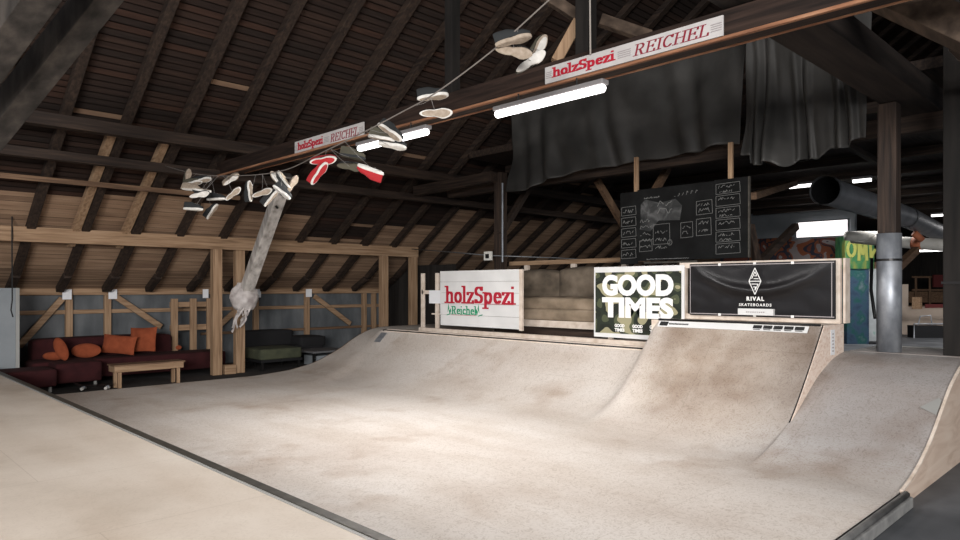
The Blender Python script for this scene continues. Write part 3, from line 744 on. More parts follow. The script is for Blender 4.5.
def c2():
    for k in range(5): scrawl(mb, .42, .22+k*.11, .2+.05*(k%2), .06)
    cbox(mb, .41, .16, .66, .36)
def c3():
    for k in range(3): scrawl(mb, .72, .2+k*.13, .22, .055)
    cbox(mb, .68, .27, 1.0, .62)
    for p in arc(.99, .29, .04, .045, 0, 360, 12)[:-1]: bd.line(mb, p, (p[0]+.015, p[1]+.012), .008, .006, .002)
def c4():
    for k in range(2): scrawl(mb, .76, .80+k*.12, .28, .09, wd=.010)
def c5(): cbox(mb, 1.20, .36, 1.42, .62); scrawl(mb, 1.23, .52, .14, .06); scrawl(mb, 1.23, .42, .12, .05)
def c6(): cbox(mb, 1.48, .38, 1.74, .66); scrawl(mb, 1.52, .56, .16, .06); scrawl(mb, 1.52, .44, .16, .06)
def c7(): cbox(mb, 1.48, .72, 1.76, .95); scrawl(mb, 1.5, .86, .2, .05); scrawl(mb, 1.52, .76, .18, .07)
def c8():
    for k, u in enumerate((1.08, 1.14, 1.22, 1.30, 1.38, 1.46)): scrawl(mb, u, 1.06+.004*k, .03, .06)
def c9(): scrawl(mb, .50, 1.07, .3, .03)
def c10(): scrawl(mb, .55, .02, .8, .012)
for f_ in (c1, c2, c3, c4, c5, c6, c7, c8, c9, c10): chalk(f_)
for k in range(6):
    def cr():
        w = .07+k*.19; cbox(mb, 1.82, w, 2.22, w+.17, .009); scrawl(mb, 1.86, w+.09, .26, .05, .009)
        if k % 2: scrawl(mb, 1.88, w+.02, .2, .04, .009)
    chalk(cr)
mb = MB(); bd.poly(mb, [(.42,.55),(.62,.50),(.78,.68),(1.18,.66),(1.22,.9),(1.1,1.02),(.8,.98),(.52,1.06),(.43,.98)], .0005, .001)
mb.build('chalk_smear', M['chalk_haze'], ch)
for y, w, lb in ((6.75, 1.20, 'left'), (5.02, 1.22, 'right')):
    MB().box((XC+.04, y-.035, 3.5), (XC+.09, y+.035, 4.25)).build('hanging_batten', M['new_z'], ch)

# ================================================================== POSTS on the platform
sp = empty('steel_clad_post', (10.12, 2.70, 1.12), 'square dark timber post sheathed in shiny galvanised steel at its foot', 'post')
PXc, PYc = 10.12, 2.70
MB().tube([(PXc, PYc, 1.12), (PXc, PYc, 2.66)], .145, 32).build('steel_sleeve', M['steel'], sp, smooth=False)
for p in sp.children[0].data.polygons: p.use_smooth = len(p.vertices) == 4
MB().tube([(PXc, PYc, 2.30), (PXc, PYc, 2.33)], .150, 24).build('clamp_ring', M['dark_metal'], sp)
MB().box((PXc-.11, PYc-.11, 2.66), (PXc+.11, PYc+.11, 4.35)).build('timber', M['old_z'], sp, bevel=.01)
wp = empty('dark_post', (10.16, 1.98, 1.12), 'dark timber post at the right edge with a black band', 'post')
MB().box((10.05, 1.87, 1.12), (10.27, 2.09, 6.55)).build('timber', M['darkwood'], wp, bevel=.01)
MB().box((10.035, 1.855, 2.0), (10.285, 2.105, 2.03)).build('band', M['dark_metal'], wp)
# post carrying the roof beyond the railing
timber('roof_post', (10.6, 10.2, .0), (10.6, 10.2, 4.4), .2, .2, M['old_z'], 'dark timber roof post rising behind the white plank sign', 'post', up=(0,1,0))
tag(MB().tube([at(502.5, 262, 14.4), at(502.5, 183, 14.4)], .018, 8).build('conduit', M['steel']), 'thin pale conduit running up the dark roof post', 'pipe')
jb = empty('junction_box', (10.45, 10.35, 2.6), 'small grey electric box on the dark roof post', 'electric box')
c = at(489, 256, 14.2); MB().box((c.x-.05, c.y-.10, c.z-.09), (c.x, c.y+.10, c.z+.09)).build('box', M['duct_white'], jb)
MB().box((c.x-.06, c.y-.05, c.z-.05), (c.x-.05, c.y+.05, c.z+.04)).build('cover', M['dark_metal'], jb)
tag(MB().tube([at(412, 249, 18.6), at(450, 252, 17), at(490, 255.5, 14.3), at(560, 258, 15.6), at(622, 262.5, 15.4)], .014, 6).build('power_cable', M['dull_metal'], smooth=True), 'grey cable running from the lounge beam past the dark post', 'cable')

# ================================================================== OVERHEAD FRAME
# cross beams carrying signs and lamps
XT = 5.6
timber('cross_beam', (XT+.15, 13.0, 4.22), (XT+.15, -1.5, 4.22), .18, .26, M['beam_face'], 'heavy cross beam that carries the two long shop signs')
timber('lit_edge_strip', (XT+.02, 13.0, 4.085), (XT+.02, -1.5, 4.085), .05, .03, M['lit_underside'], 'thin orange strip added as the lamp-lit lower edge of the lamp beam', 'lit edge')  # added strip, coloured like the lamplit underside of the beam
timber('lit_edge_strip', (XT+.53, 12.8, 4.20), (XT+.53, 1.0, 4.20), .04, .035, M['lit_underside'], 'thin orange strip added as the lamp-lit edge of the beam behind the lamp beam', 'lit edge')  # second added strip, lamplight painted on the rear beam
timber('cross_beam', (XT+.62, 12.6, 4.30), (XT+.62, 1.0, 4.30), .12, .14, M['beam_face'], 'thinner cross beam just behind the lamp beam')
timber('long_beam', (XT-.2, 2.55, 4.51), (30, 2.55, 4.51), .50, .30, M['darkwood_x'], 'broad dark beam running lengthwise above the steel clad post')
timber('long_beam', (7.9, 1.55, 4.32), (30, 1.55, 4.32), .10, .16, M['old_x'], 'thin dark beam running lengthwise beside the broad dark beam')
timber('tie_beam', (11.15, 12.4, 4.25), (11.15, 2.2, 4.25), .2, .26, M['old_y'], 'dark tie beam under the hanging tarpaulin')
timber('tie_beam', (10.4, 12.8, 4.25), (10.4, 10.2, 4.30), .18, .22, M['old_y'], 'short dark beam meeting the top of the dark roof post')
timber('king_post', (XT+.2, 4.35, 4.36), (XT+.2, 4.35, 8.5), .16, .16, M['darkwood'], 'dark upright post rising from the lamp beam behind the big sign', 'post', up=(0,1,0))
timber('king_post', (XT+.6, 6.86, 4.4), (XT+.6, 6.86, 8.5), .15, .15, M['darkwood'], 'dark upright post rising behind the rope with the shoes', 'post', up=(0,1,0))
timber('strut', tuple(at(556, 62, 7.6)), tuple(at(578, 22, 7.6)), .12, .12, M['new_z'], 'short pale brown strut left of the big sign', 'brace')
timber('strut', tuple(at(543, -6, 7.6)), tuple(at(583, 20, 7.6)), .10, .12, M['smoky_brown'], 'reddish brown strut meeting the short pale one above the big sign', 'brace')
timber('strut', tuple(at(600, 20, 8.6)), tuple(at(650, 37, 8.6)), .12, .14, M['smoky_brown'], 'dark reddish strut behind the big sign', 'brace')
# old braces seen against the roof
DB = [((500, 235, 14.6), (540, 170, 16), 'old_z', 'dark brace rising right from the dark roof post'),
      ((597, 180, 15), (625, 228, 15.5), 'mid_z', 'brown strut falling towards the left end of the chalkboard'),
      ((652, 196, 13.5), (668, 168, 14), 'mid_x', 'small brown strut above the chalkboard, rising right'),
      ((740, 148, 14), (778, 163, 15), 'mid_x', 'small brown strut right above the chalkboard'),
      ((753, 196, 12.5), (795, 183, 16), 'mid_x', 'brown strut between chalkboard and far lamp'),
      ((758, 264, 12.5), (796, 226, 13.5), 'old_x', 'dark diagonal strut in front of the lit window'),
      ((757, 262, 12.5), (750, 225, 12.7), 'old_z', 'dark upright strut at the right edge of the chalkboard'),
      ((840, 140, 13), (888, 168, 16), 'old_x', 'dark strut between the duct and the right tarpaulin'),
      ((897, 268, 12.2), (916, 250, 13.2), 'mid_x', 'pale short strut right of the steel clad post')]
for a, b, m, lb in DB:
    timber('strut', tuple(at(*a)), tuple(at(*b)), .12, .13, M[m], lb, 'brace', 'struts under the far roof')
# big near struts, top left corner
timber('principal_strut', tuple(at(-30, 158, 7.2)), tuple(at(128, -40, 6.3)), .24, .26, M['neargrey'], 'big weathered strut crossing the top left corner, the right one', 'beam', 'big near struts')
timber('principal_strut', tuple(at(-40, 95, 6.4)), tuple(at(62, -50, 5.6)), .28, .30, M['neargrey'], 'big weathered strut crossing the top left corner, the left one', 'beam', 'big near struts')
# top right near beam
timber('principal_strut', tuple(at(850, -22, 6.2)), tuple(at(1010, 52, 5.6)), .30, .26, M['smoky_brown'], 'big brown strut crossing the top right corner', 'beam')
# loft joists
for i in range(8):
    x = 12.3+i*2.3
    timber('loft_joist', (x, 11.6, 4.84), (x, -4, 4.84), .16, .18, M['old_y'], 'dark loft joist above the far hall, %s joist counted from the tarpaulin' % ORD[i], 'joist', 'loft joists')

# tarpaulins
def tarp(name, Yl, Yr, x, ztop, zbot, label, seed, folds):
    rr = random.Random(seed)
    def fn(u, v):
        y = Yl+(Yr-Yl)*u; zb = zbot(u); zt = ztop(u); z = zb+(zt-zb)*v
        g = V((u*folds, v*1.1, seed))
        n1 = noise.noise(g)*.5+noise.noise(V((u*folds*1.7+v*2.2, v*1.6, seed+3)))*.3
        for q, wd in ((.13, .10), (.44, .07), (.78, .09)):      # gathered where the sheet is tied up
            n1 += .22*math.exp(-((u-q-.08*(1-v))/wd)**2)*math.sin((u-q)*60+v*5)*(1.1-v)
        sag = .28*(1-v)**2*(.6+.4*math.sin(u*7))
        return (x-.22-n1*.34-sag, y, z+.06*noise.noise(V((u*9, 0, seed)))*(1-v))
    mb = MB().grid(fn, 220, 60)
    o = mb.build('tarpaulin', M['tarp'], smooth=True)
    s = o.modifiers.new('solid', 'SOLIDIFY'); s.thickness = .012
    return tag(o, label, 'tarpaulin', 'grey tarpaulins')
tarp('t', 10.05, 4.9, 11.0, lambda u: 5.8+.8*u, lambda u: 4.02+.18*math.sin(u*2.2)-.12*math.exp(-((u-.12)/.1)**2)+.05*u, 'large dusty grey tarpaulin hanging behind the long lamp', 2, 4)
tarp('t', 4.7, 2.95, 10.5, lambda u: 6.2, lambda u: 3.72+.28*abs(u-.35)*1.2+(.12 if u < .08 else 0), 'dusty grey tarpaulin sagging beside the broad dark beam, the right one', 6, 3)

# signs
def long_sign(yl, L, h, label, xoff=0, z0=4.12):
    s = empty('long_sign', (XT+.04, yl-L/2, z0), label, 'sign', 'long shop signs on the lamp beam')
    bd = Board((XT, yl, z0), (0,-1,0), (0,0,1))
    mb = MB(); bd.rect(mb, 0, 0, L, h, -.015, .015); mb.build('board', M['signwhite'], s)
    mb = MB(); serif_text(mb, bd, 'holzSpezi', .055*L, .30*h, .54*h, .39*L, nib=(.165, .085)); mb.build('lettering', M['letter_red'], s)
    mb = MB(); serif_text(mb, bd, 'REICHEL', .55*L, .20*h, .60*h, .385*L, nib=(.10, .04), shear=.2); mb.build('lettering', M['letter_wine'], s)
    for a, b in ((.006, .045), (.462, .535), (.945, .994)):
        mb = MB()
        for k in range(4): bd.rect(mb, a*L, (.30+k*.11)*h, b*L, (.345+k*.11)*h, .001)
        mb.build('ornament_lines', M['line_grey'], s)
    return s
long_sign(4.735, 1.98, .175, 'long white sign with red lettering above the long lamp, the larger looking one', z0=4.105)
long_sign(9.95, 1.9, .20, 'long white sign with red lettering further left above the red shoes', z0=4.08)
tag(MB().tube([(XT-.02, 4.13, 4.27), (XT-.02, 4.17, 8.0)], .009, 8).build('hanging_rod', M['cable']), 'thin white rod rising above the big sign', 'rod')
# lamps
def lamp(yl, yr, z, label):
    s = empty('tube_lamp', (XT, (yl+yr)/2, z), label, 'lamp', 'long tube lamps on the beam')
    x = XT-.02
    MB().box((x-.05, yr, z+.035), (x+.06, yl, z+.085)).build('housing', M['housing'], s, bevel=.01)
    n = 12
    mb = MB(); r = .042
    pts = [(x, yl-.005, z), (x, yl-.03, z), (x, yr+.03, z), (x, yr+.005, z)]
    mb.tube(pts, [.02, r, r, .02], 16)
    lab(mb.build('diffuser', M['tube_on'], s, smooth=True), 'glowing white diffuser tube')
    for y in (yl-.35, yr+.35):
        MB().tube([(x, y, z+.08), (x, y, z+.17)], .008, 6).build('hanger', M['wire'], s)
    return s
lamp(5.45, 3.95, 3.905, 'lit tube lamp under the larger sign')
lamp(8.15, 6.62, 3.91, 'lit tube lamp among the hanging shoes')
# distant lamps
for (px, py, d, L, lb) in [(801, 185.5, 18, .6, 'lit far tube lamp just left of the open duct'), (862, 180, 17, .4, 'lit far tube lamp left of the steel clad post'), (938, 215, 25, .4, 'small far lamp above the grey duct end'), (933, 250, 24, 1.15, 'thin lit far tube under the white pipe')]:
    c = at(px, py, d); s = empty('far_lamp', c, lb, 'lamp', 'far lamps')
    MB().box((c.x-.05, c.y-L/2, c.z-.05), (c.x+.05, c.y+L/2, c.z+.02)).build('diffuser', M['tube_far'], s)
    MB().box((c.x-.06, c.y-L/2-.02, c.z+.02), (c.x+.06, c.y+L/2+.02, c.z+.08)).build('housing', M['housing'], s)

# ================================================================== wrapped strut, cables and shoes
ws = empty('wrapped_strut', (7.1, 14.98, 1.7), 'weathered whitish strut leaning up right with torn plastic wrapped round its foot', 'strut')
a = V((7.13, 14.92, 1.75)); b = V((7.1, 12.95, 4.28))
MB().beam(a, b, .26, .20, up=(0, 1, .8)).build('timber', M['greywood'], ws, bevel=.015)
def wrapf(u, v):
    an = 2*PI*v; z = 1.45+.62*u; r = .17+.15*math.sin(PI*min(1, u*1.1))**.8
    r += .05*noise.noise(V((math.cos(an)*2, math.sin(an)*2, z*5)))+.02*noise.noise(V((math.cos(an)*7, math.sin(an)*7, z*14)))
    return (7.13+r*math.cos(an), 14.92+r*.8*math.sin(an), z)
MB().grid(wrapf, 20, 28).build('plastic_wrapping', M['plastic_wrap'], ws, smooth=True)
for k in range(6):
    rr2 = random.Random(k+40); x = 6.95+k*.05; ln = rr2.uniform(.35, .75); dx = rr2.uniform(-.28, -.05); wd = rr2.uniform(.05, .09)
    def sf_(u, v):
        c = V((x+dx*u+.03*math.sin(u*7+k), 14.80+.05*math.sin(u*5+k*2), 1.58-ln*u))
        return c+V(((v-.5)*wd*(1-.6*u), .03*math.sin(v*6+u*9+k), .02*math.sin(v*5)))
    MB().grid(sf_, 14, 5).build('torn_strip', M['plastic_wrap'], ws, smooth=True)
for t in (.78, .88): 
    p = a.lerp(b, t); MB().tube([p+V((-.05, -.13, -.1)), p+V((-.05, -.06, -.05))], .025, 8).build('bolt', M['dark_metal'], ws)

cpts = [at(549, 0, 5.2), at(492, 51, 5.6), at(434, 94, 6.1), at(400, 113, 6.5), at(366, 131, 6.9), at(323, 152, 7.7), at(285, 170, 9.2), at(245, 175.5, 10.0), at(200, 174.5, 11.0), at(165, 166, 12.3)]
def spline(pts, k=6):
    out = []
    P = [pts[0]]+pts+[pts[-1]]
    for i in range(1, len(P)-2):
        for j in range(k):
            t = j/k; p0, p1, p2, p3 = P[i-1], P[i], P[i+1], P[i+2]
            out.append(.5*((2*p1)+(p2-p0)*t+(2*p0-5*p1+4*p2-p3)*t*t+(3*p1-p0-3*p2+p3)*t**3))
    return out+[pts[-1]]
up_end = cpts[0]+(cpts[0]-cpts[1])*1.2
tag(MB().tube(spline([up_end]+cpts), .0065, 6).build('shoe_line', M['rope'], smooth=True), 'pale rope sagging across the hall with shoes thrown over it', 'rope')

def shoe_meshes():
    """one low skate shoe, length 0.30 along x, sole at z=0"""
    N_ = 26
    def outline(s=1.0):
        pts = []
        for i in range(N_):
            t = 2*PI*i/N_; x = math.cos(t)*.15; y = math.sin(t)
            w = .038+.016*sstep((x+.02)/.1)-.009*math.exp(-((x+.01)/.045)**2)
            pts.append((x*s, y*w*s+.006*math.exp(-((x-.07)/.06)**2)))
        return pts
    o = outline(); mb = MB()
    lv = [(0, .95), (.004, 1.0), (.026, 1.0), (.030, .97)]
    vs = [(x*s, y*s, z) for z, s in lv for x, y in o]
    fs = [tuple(range(N_))[::-1]]+[(k*N_+i, k*N_+(i+1)%N_, (k+1)*N_+(i+1)%N_, (k+1)*N_+i) for k in range(3) for i in range(N_)]+[tuple(3*N_+i for i in range(N_))]
    mb.add(vs, fs); sole = mb
    # tread: slightly recessed darker underside pad
    mb = MB(); mb.add([(x*.86, y*.80, -.003) for x, y in o]+[(x*.86, y*.80, .002) for x, y in o], [tuple(range(N_))[::-1]]+[(i, (i+1)%N_, N_+(i+1)%N_, N_+i) for i in range(N_)])
    tread = mb
    up = MB()
    def H(x): return .030+.030*sstep((.15-x)/.07)+.035*sstep((.06-x)/.10)
    ST, K = 14, 10
    for i in range(ST+1):
        x = .145-(.29)*i/ST
        w = (.038+.016*sstep((x+.02)/.1))*math.sqrt(max(.02, 1-(x/.152)**2))*.97
        for j in range(K+1):
            t = PI*j/K
            hh = H(x)*(1 if x > -.13 else .95)
            up.v.append((x, w*math.copysign(abs(math.cos(t))**.7, math.cos(t)), .028+(hh)*math.sin(t)**.8))
    for i in range(ST):
        x = .145-(.29)*(i+.5)/ST
        for j in range(K):
            if -.12 < x < .005 and j in (4, 5): continue    # the opening for the foot
            up.f.append([i*(K+1)+j, (i+1)*(K+1)+j, (i+1)*(K+1)+j+1, i*(K+1)+j+1]); up.mi.append(0)
    lc = MB()
    for k in range(4):
        x = .02+k*.018; z = .028+H(x)+.001
        lc.beam((x, -.022, z-.012), (x+.004, 0, z+.003), .006, .004); lc.beam((x+.004, 0, z+.003), (x, .022, z-.012), .006, .004)
    return sole, tread, up, lc
SM = shoe_meshes()
cache = {}
def meshdata(i, m):
    k = (i, m)
    if k not in cache:
        o = SM[i].build(['sole', 'tread', 'upper', 'laces'][i], M[m], smooth=(i == 2)); cache[k] = o.data; bpy.data.objects.remove(o)
        if i == 2: pass
    return cache[k]
def shoe(px, py, d, theta, phi, label, sole='shoe_white', tread='shoe_tan', upper='shoe_dark', sc_=1.0, flip=False, hang=True):
    """theta: direction of the toe in the picture plane, phi 0: sole towards the photographer, 90: seen from the side"""
    c = at(px, py, d); th = math.radians(theta); ph = math.radians(phi)
    L_ = RT*math.cos(th)+UP*math.sin(th); per = -RT*math.sin(th)+UP*math.cos(th)
    z = FW*math.cos(ph)+per*math.sin(ph)*(-1 if flip else 1); z.normalize(); y = z.cross(L_).normalized(); 
    R_ = Matrix((L_, y, z)).transposed().to_4x4()
    e = bpy.data.objects.new('shoe', None); COL.objects.link(e); e.matrix_world = Matrix.Translation(c) @ R_ @ Matrix.Scale(sc_, 4)
    tag(e, label, 'shoe', 'shoes thrown over the rope')
    for i, m in enumerate((sole, tread, upper, 'lace')):
        o = bpy.data.objects.new(['sole', 'tread', 'upper', 'laces'][i], meshdata(i, m)); COL.objects.link(o); o.parent = e
    return e
S_ = [
 (514, 42, 5.45, 15, 75, 'grey soled shoe high on the rope, uppermost of the four near the top', 'shoe_tan', 'shoe_tan', 'shoe_dark'),
 (514, 52, 5.5, -8, 35, 'tan soled dark shoe high on the rope, left of the big sign', 'shoe_tan', 'shoe_tan', 'shoe_dark'),
 (531, 61, 5.9, 35, 5, 'cream soled shoe showing its sole, nearest the left end of the big sign', 'shoe_white', 'shoe_white', 'shoe_olive'),
 (539, 50, 6.0, 62, 40, 'pale shoe half hidden above the cream soled one', 'shoe_tan', 'shoe_white', 'shoe_olive'),
 (433, 98, 6.5, 8, 72, 'dark shoe with thick white sole rim, above the big round sole on the rope', 'shoe_white', 'shoe_tan', 'shoe_dark'),
 (436, 113, 6.2, 2, 18, 'large shoe with white rim and brown tread above the lamp', 'shoe_white', 'shoe_tan', 'shoe_dark'),
 (389, 133, 7.0, -35, 60, 'small pale shoe beside the left end of the lamp', 'shoe_white', 'shoe_tan', 'shoe_dark'),
 (382, 140, 7.1, -12, 80, 'pale thin soled shoe left of the lamp', 'shoe_white', 'shoe_tan', 'shoe_olive'),
 (392, 147, 7.1, -10, 70, 'dark shoe with white sole lying over the lamp between its lit ends', 'shoe_white', 'shoe_white', 'shoe_dark'),
 (323, 161, 7.6, 8, 35, 'red shoe with white rim hanging under the small sign, the upper one', 'shoe_white', 'shoe_red', 'shoe_red'),
 (320, 174, 7.6, 55, 60, 'red shoe with white rim hanging under the small sign, the lower one', 'shoe_white', 'shoe_red', 'shoe_red'),
 (352, 158, 7.7, -10, 80, 'black and olive shoe right of the red pair', 'shoe_dark', 'shoe_olive', 'shoe_olive'),
 (350, 167, 7.7, -6, 30, 'olive shoe with khaki sole below the black one', 'shoe_olive', 'shoe_olive', 'shoe_dark'),
 (371, 168, 7.4, 160, 70, 'red and white shoe hanging right of the olive pair', 'shoe_white', 'shoe_white', 'shoe_red'),
 (277, 180, 9.6, 125, 20, 'grey soled shoe at the top of the leaning strut, left one of a pair', 'shoe_tan', 'shoe_white', 'shoe_dark'),
 (285, 179, 9.6, 125, 75, 'black shoe with thin white sole at the top of the leaning strut', 'shoe_white', 'shoe_tan', 'shoe_dark'),
 (292, 185, 9.6, 60, 30, 'beige shoe at the top of the leaning strut, rightmost', 'shoe_tan', 'shoe_tan', 'shoe_tan'),
 (281, 193, 9.3, -38, 62, 'big black shoe with white rim lying across the strut top', 'shoe_white', 'shoe_white', 'shoe_dark'),
 (272, 199, 9.8, 50, 85, 'small pale shoe tip below the big black shoe', 'shoe_white', 'shoe_tan', 'shoe_dark'),
 (262, 193, 9.7, 20, 20, 'round white rimmed shoe left of the strut top', 'shoe_white', 'shoe_tan', 'shoe_tan'),
 (251, 191, 9.8, 95, 70, 'black shoe with pale sole beside the round white rimmed one', 'shoe_white', 'shoe_tan', 'shoe_dark'),
 (231, 180, 10.6, 35, 45, 'beige shoe alone under the rope, left of the strut top', 'shoe_tan', 'shoe_white', 'shoe_tan'),
 (233, 194, 10.5, 40, 30, 'brown and cream shoe under the lone beige one', 'shoe_white', 'shoe_tan', 'shoe_brown'),
 (188, 178, 11.0, 80, 50, 'small pale shoe at the far left end of the rope, topmost', 'shoe_tan', 'shoe_tan', 'shoe_olive'),
 (193, 184, 10.8, 12, 60, 'grey shoe in the left cluster, upper left of it', 'shoe_white', 'shoe_tan', 'shoe_olive'),
 (202, 181, 10.8, 12, 55, 'grey shoe in the left cluster, upper right of it', 'shoe_white', 'shoe_tan', 'shoe_dark'),
 (190, 189.5, 10.7, -5, 60, 'pale shoe in the left cluster, in its middle', 'shoe_tan', 'shoe_white', 'shoe_tan'),
 (202, 189, 10.7, 170, 72, 'dark shoe with white rim in the left cluster, middle right', 'shoe_white', 'shoe_tan', 'shoe_dark'),
 (199, 195, 10.4, 12, 25, 'long cream sole facing down in the left cluster', 'shoe_white', 'shoe_white', 'shoe_dark'),
 (216, 200, 10.8, 2, 88, 'black shoe seen from the side with a bright white sole', 'shoe_white', 'shoe_white', 'shoe_dark'),
 (193, 210, 10.4, -3, 80, 'dark shoe with thick white sole, lowest on the left', 'shoe_white', 'shoe_white', 'shoe_dark'),
 (213, 212, 11.2, 55, 82, 'small black shoe standing on its heel, lowest of the cluster', 'shoe_white', 'shoe_tan', 'shoe_dark'),
]
def rope_at(p):
    best = min(spline(cpts, 12), key=lambda q: (q-p).length); return best
lacemb = None
for s in S_:
    e = shoe(s[0], s[1], s[2], s[3], s[4], s[5], s[6], s[7], s[8])
    p = e.location; q = rope_at(p+V((0,0,.15)))
    o = MB().tube([tuple(p), tuple((p+q)/2+V((.01, .01, -.01))), tuple(q)], .002, 4).build('hanging_lace', M['lace'])
    o.parent = e; o.matrix_parent_inverse = e.matrix_world.inverted()

# ================================================================== LOUNGE FURNITURE
sf = empty('corner_sofa', (4.7, 16.2, 0), 'long dark red corner sofa against the eaves wall', 'sofa')
cushion((3.15, 15.55, .12), (7.0, 16.35, .50), 'seat', M['red'], sf, .015)
cushion((3.3, 16.3, .12), (6.05, 16.75, .90), 'backrest', M['red'], sf, .02)
cushion((6.0, 16.32, .48), (6.7, 16.6, .78), 'armrest', M['red'], sf, .02) if False else None
cushion((5.75, 15.7, .12), (6.45, 16.75, .92), 'end_backrest', M['red'], sf, .02) if False else None
cushion((2.5, 14.65, .12), (3.36, 15.46, .44), 'footstool_section', M['red'], sf, .015)
cushion((3.42, 15.0, .12), (4.22, 15.62, .50), 'chaise_section', M['red'], sf, .015)
for x, y in ((2.6, 14.74), (3.26, 14.74), (4.12, 15.1), (6.7, 15.62)):
    MB().tube([(x, y, .013), (x, y, .14)], .03, 10).build('leg', M['bright_edge'], sf)
def pillow(px, py, d, w, h, ang, label, th=.16, sq=True, m='orange'):
    c = at(px, py, d); N_ = 14; mb = MB(); an = math.radians(ang)
    lean = (UP*math.cos(.25)+FW*math.sin(.25)); nrm = (-FW*math.cos(.25)+UP*math.sin(.25))
    Rr = RT*math.cos(an)+lean*math.sin(an); Uu = -RT*math.sin(an)+lean*math.cos(an)
    for sd in (1, -1):
        def fn(u, v):
            a = 2*u-1; b = 2*v-1
            if not sq:
                k = math.sqrt(max(1e-6, 1-b*b*.5)); k2 = math.sqrt(max(1e-6, 1-a*a*.5)); a2, b2 = a*k, b*k2; t = max(0, 1-a*a)*max(0, 1-b*b)
            else: a2, b2 = a*(1-.06*(1-b*b)), b*(1-.06*(1-a*a)); t = (1-a*a)*(1-b*b)
            return c+Rr*(a2*w/2)+Uu*(b2*h/2)+nrm*(sd*th/2*t**.5)
        mb.grid(fn, N_, N_)
    return tag(mb.build('cushion', M[m], smooth=True), label, 'cushion', 'orange cushions on the red sofa')
pillow(54, 356, 13.75, .46, .17, 0, 'orange cushion lying flat at the left end of the red sofa', sq=False)
pillow(61, 349, 13.75, .24, .52, 32, 'orange cushion leaning diagonally near the left end of the red sofa', sq=False)
pillow(86, 350.5, 14.2, .62, .30, 0, 'oval orange cushion left of the two square ones', sq=False)
pillow(119, 344.5, 14.55, .72, .40, -5, 'wide square orange cushion, left one of the two square ones')
pillow(143, 339.5, 14.9, .58, .54, 2, 'upright square orange cushion, tallest on the red sofa')
pillow(174, 347.5, 16.2, .36, .15, 0, 'small orange cushion lying at the right of the red sofa', sq=False)
# low bench
bn = empty('low_bench', (4.85, 14.4, 0), 'low pale wooden bench in front of the red sofa', 'bench')
b0 = V((4.28, 14.45, 0)); 
def fb(x, y, z): return (x, y, z)
MB().box((4.22, 14.25, .33), (5.52, 14.62, .47)).build('top', M['new_x'], bn, bevel=.01)
for x in (4.32, 5.42):
    for y in (14.30, 14.56): MB().box((x-.03, y-.03, .013), (x+.03, y+.03, .335)).build('leg', M['new_z'], bn)
MB().box((4.20, 14.23, .45), (5.54, 14.64, .475)).build('rim', M['mid_x'], bn)
sk = empty('skateboard', (3.96, 14.52, 0), 'dark skateboard lying on the floor left of the low bench', 'skateboard')
def skf(u, v):
    a = (u-.5)*.8; b = (v-.5)*.2*math.sqrt(max(0, 1-(2*u-1)**6)); return (3.96+a*.8+b*.5, 14.52+a*-.5+b*.8, .10+.06*max(0, abs(2*u-1)-.7)/.3)
MB().grid(skf, 16, 4).build('board', M['black'], sk)
for a in (-.22, .22):
    for b_ in (-.07, .07):
        x = 3.96+a*.8+b_*.5; y = 14.52-a*.5+b_*.8
        MB().tube([(x-.015, y-.02, .045), (x+.015, y+.02, .045)], .03, 12).build('wheel', M['shoe_white'], sk)
    MB().box((3.96+a*.8-.02, 14.52-a*.5-.05, .045), (3.96+a*.8+.02, 14.52-a*.5+.05, .10)).build('truck', M['steel'], sk)
# daybed and black sofa
db = empty('daybed', (8.0, 15.3, 0), 'olive green daybed on thin legs right of the posts', 'daybed')
cushion((7.55, 14.95, .27), (8.62, 15.9, .52), 'mattress', M['olive'], db, .02)
MB().box((7.55, 14.95, .21), (8.62, 15.9, .27)).build('frame', M['black'], db)
for x, y in ((7.6, 15.0), (8.55, 15.0), (7.6, 15.85), (8.55, 15.85)): MB().box((x-.025, y-.025, .013), (x+.025, y+.025, .22)).build('leg', M['dark_metal'], db)
bs2 = empty('black_sofa', (8.8, 16.5, 0), 'low black sofa behind the olive daybed', 'sofa')
cushion((7.95, 16.2, .15), (10.0, 16.95, .45), 'seat', M['blackfab'], bs2, .02)
cushion((7.95, 16.7, .4), (9.35, 17.0, .84), 'backrest', M['blackfab'], bs2, .03)
cushion((9.3, 16.2, .4), (10.05, 16.95, .66), 'armrest', M['blackfab'], bs2, .03)
for x in (8.05, 9.9): MB().box((x-.03, 16.25, .013), (x+.03, 16.31, .16)).build('leg', M['dark_metal'], bs2)
lt = empty('low_table', (9.3, 15.4, 0), 'low grey topped table beside the olive daybed', 'table')
MB().box((8.95, 15.0, .33), (10.0, 15.9, .38)).build('top', M['grey_top'], lt, bevel=.01)
for x, y in ((9.0, 15.05), (9.95, 15.05), (9.0, 15.85), (9.95, 15.85)): MB().box((x-.03, y-.03, .013), (x+.03, y+.03, .33)).build('leg', M['dark_metal'], lt)
MB().box((9.1, 15.15, .013), (9.9, 15.7, .25)).build('shelf_box', M['plaster'], lt)

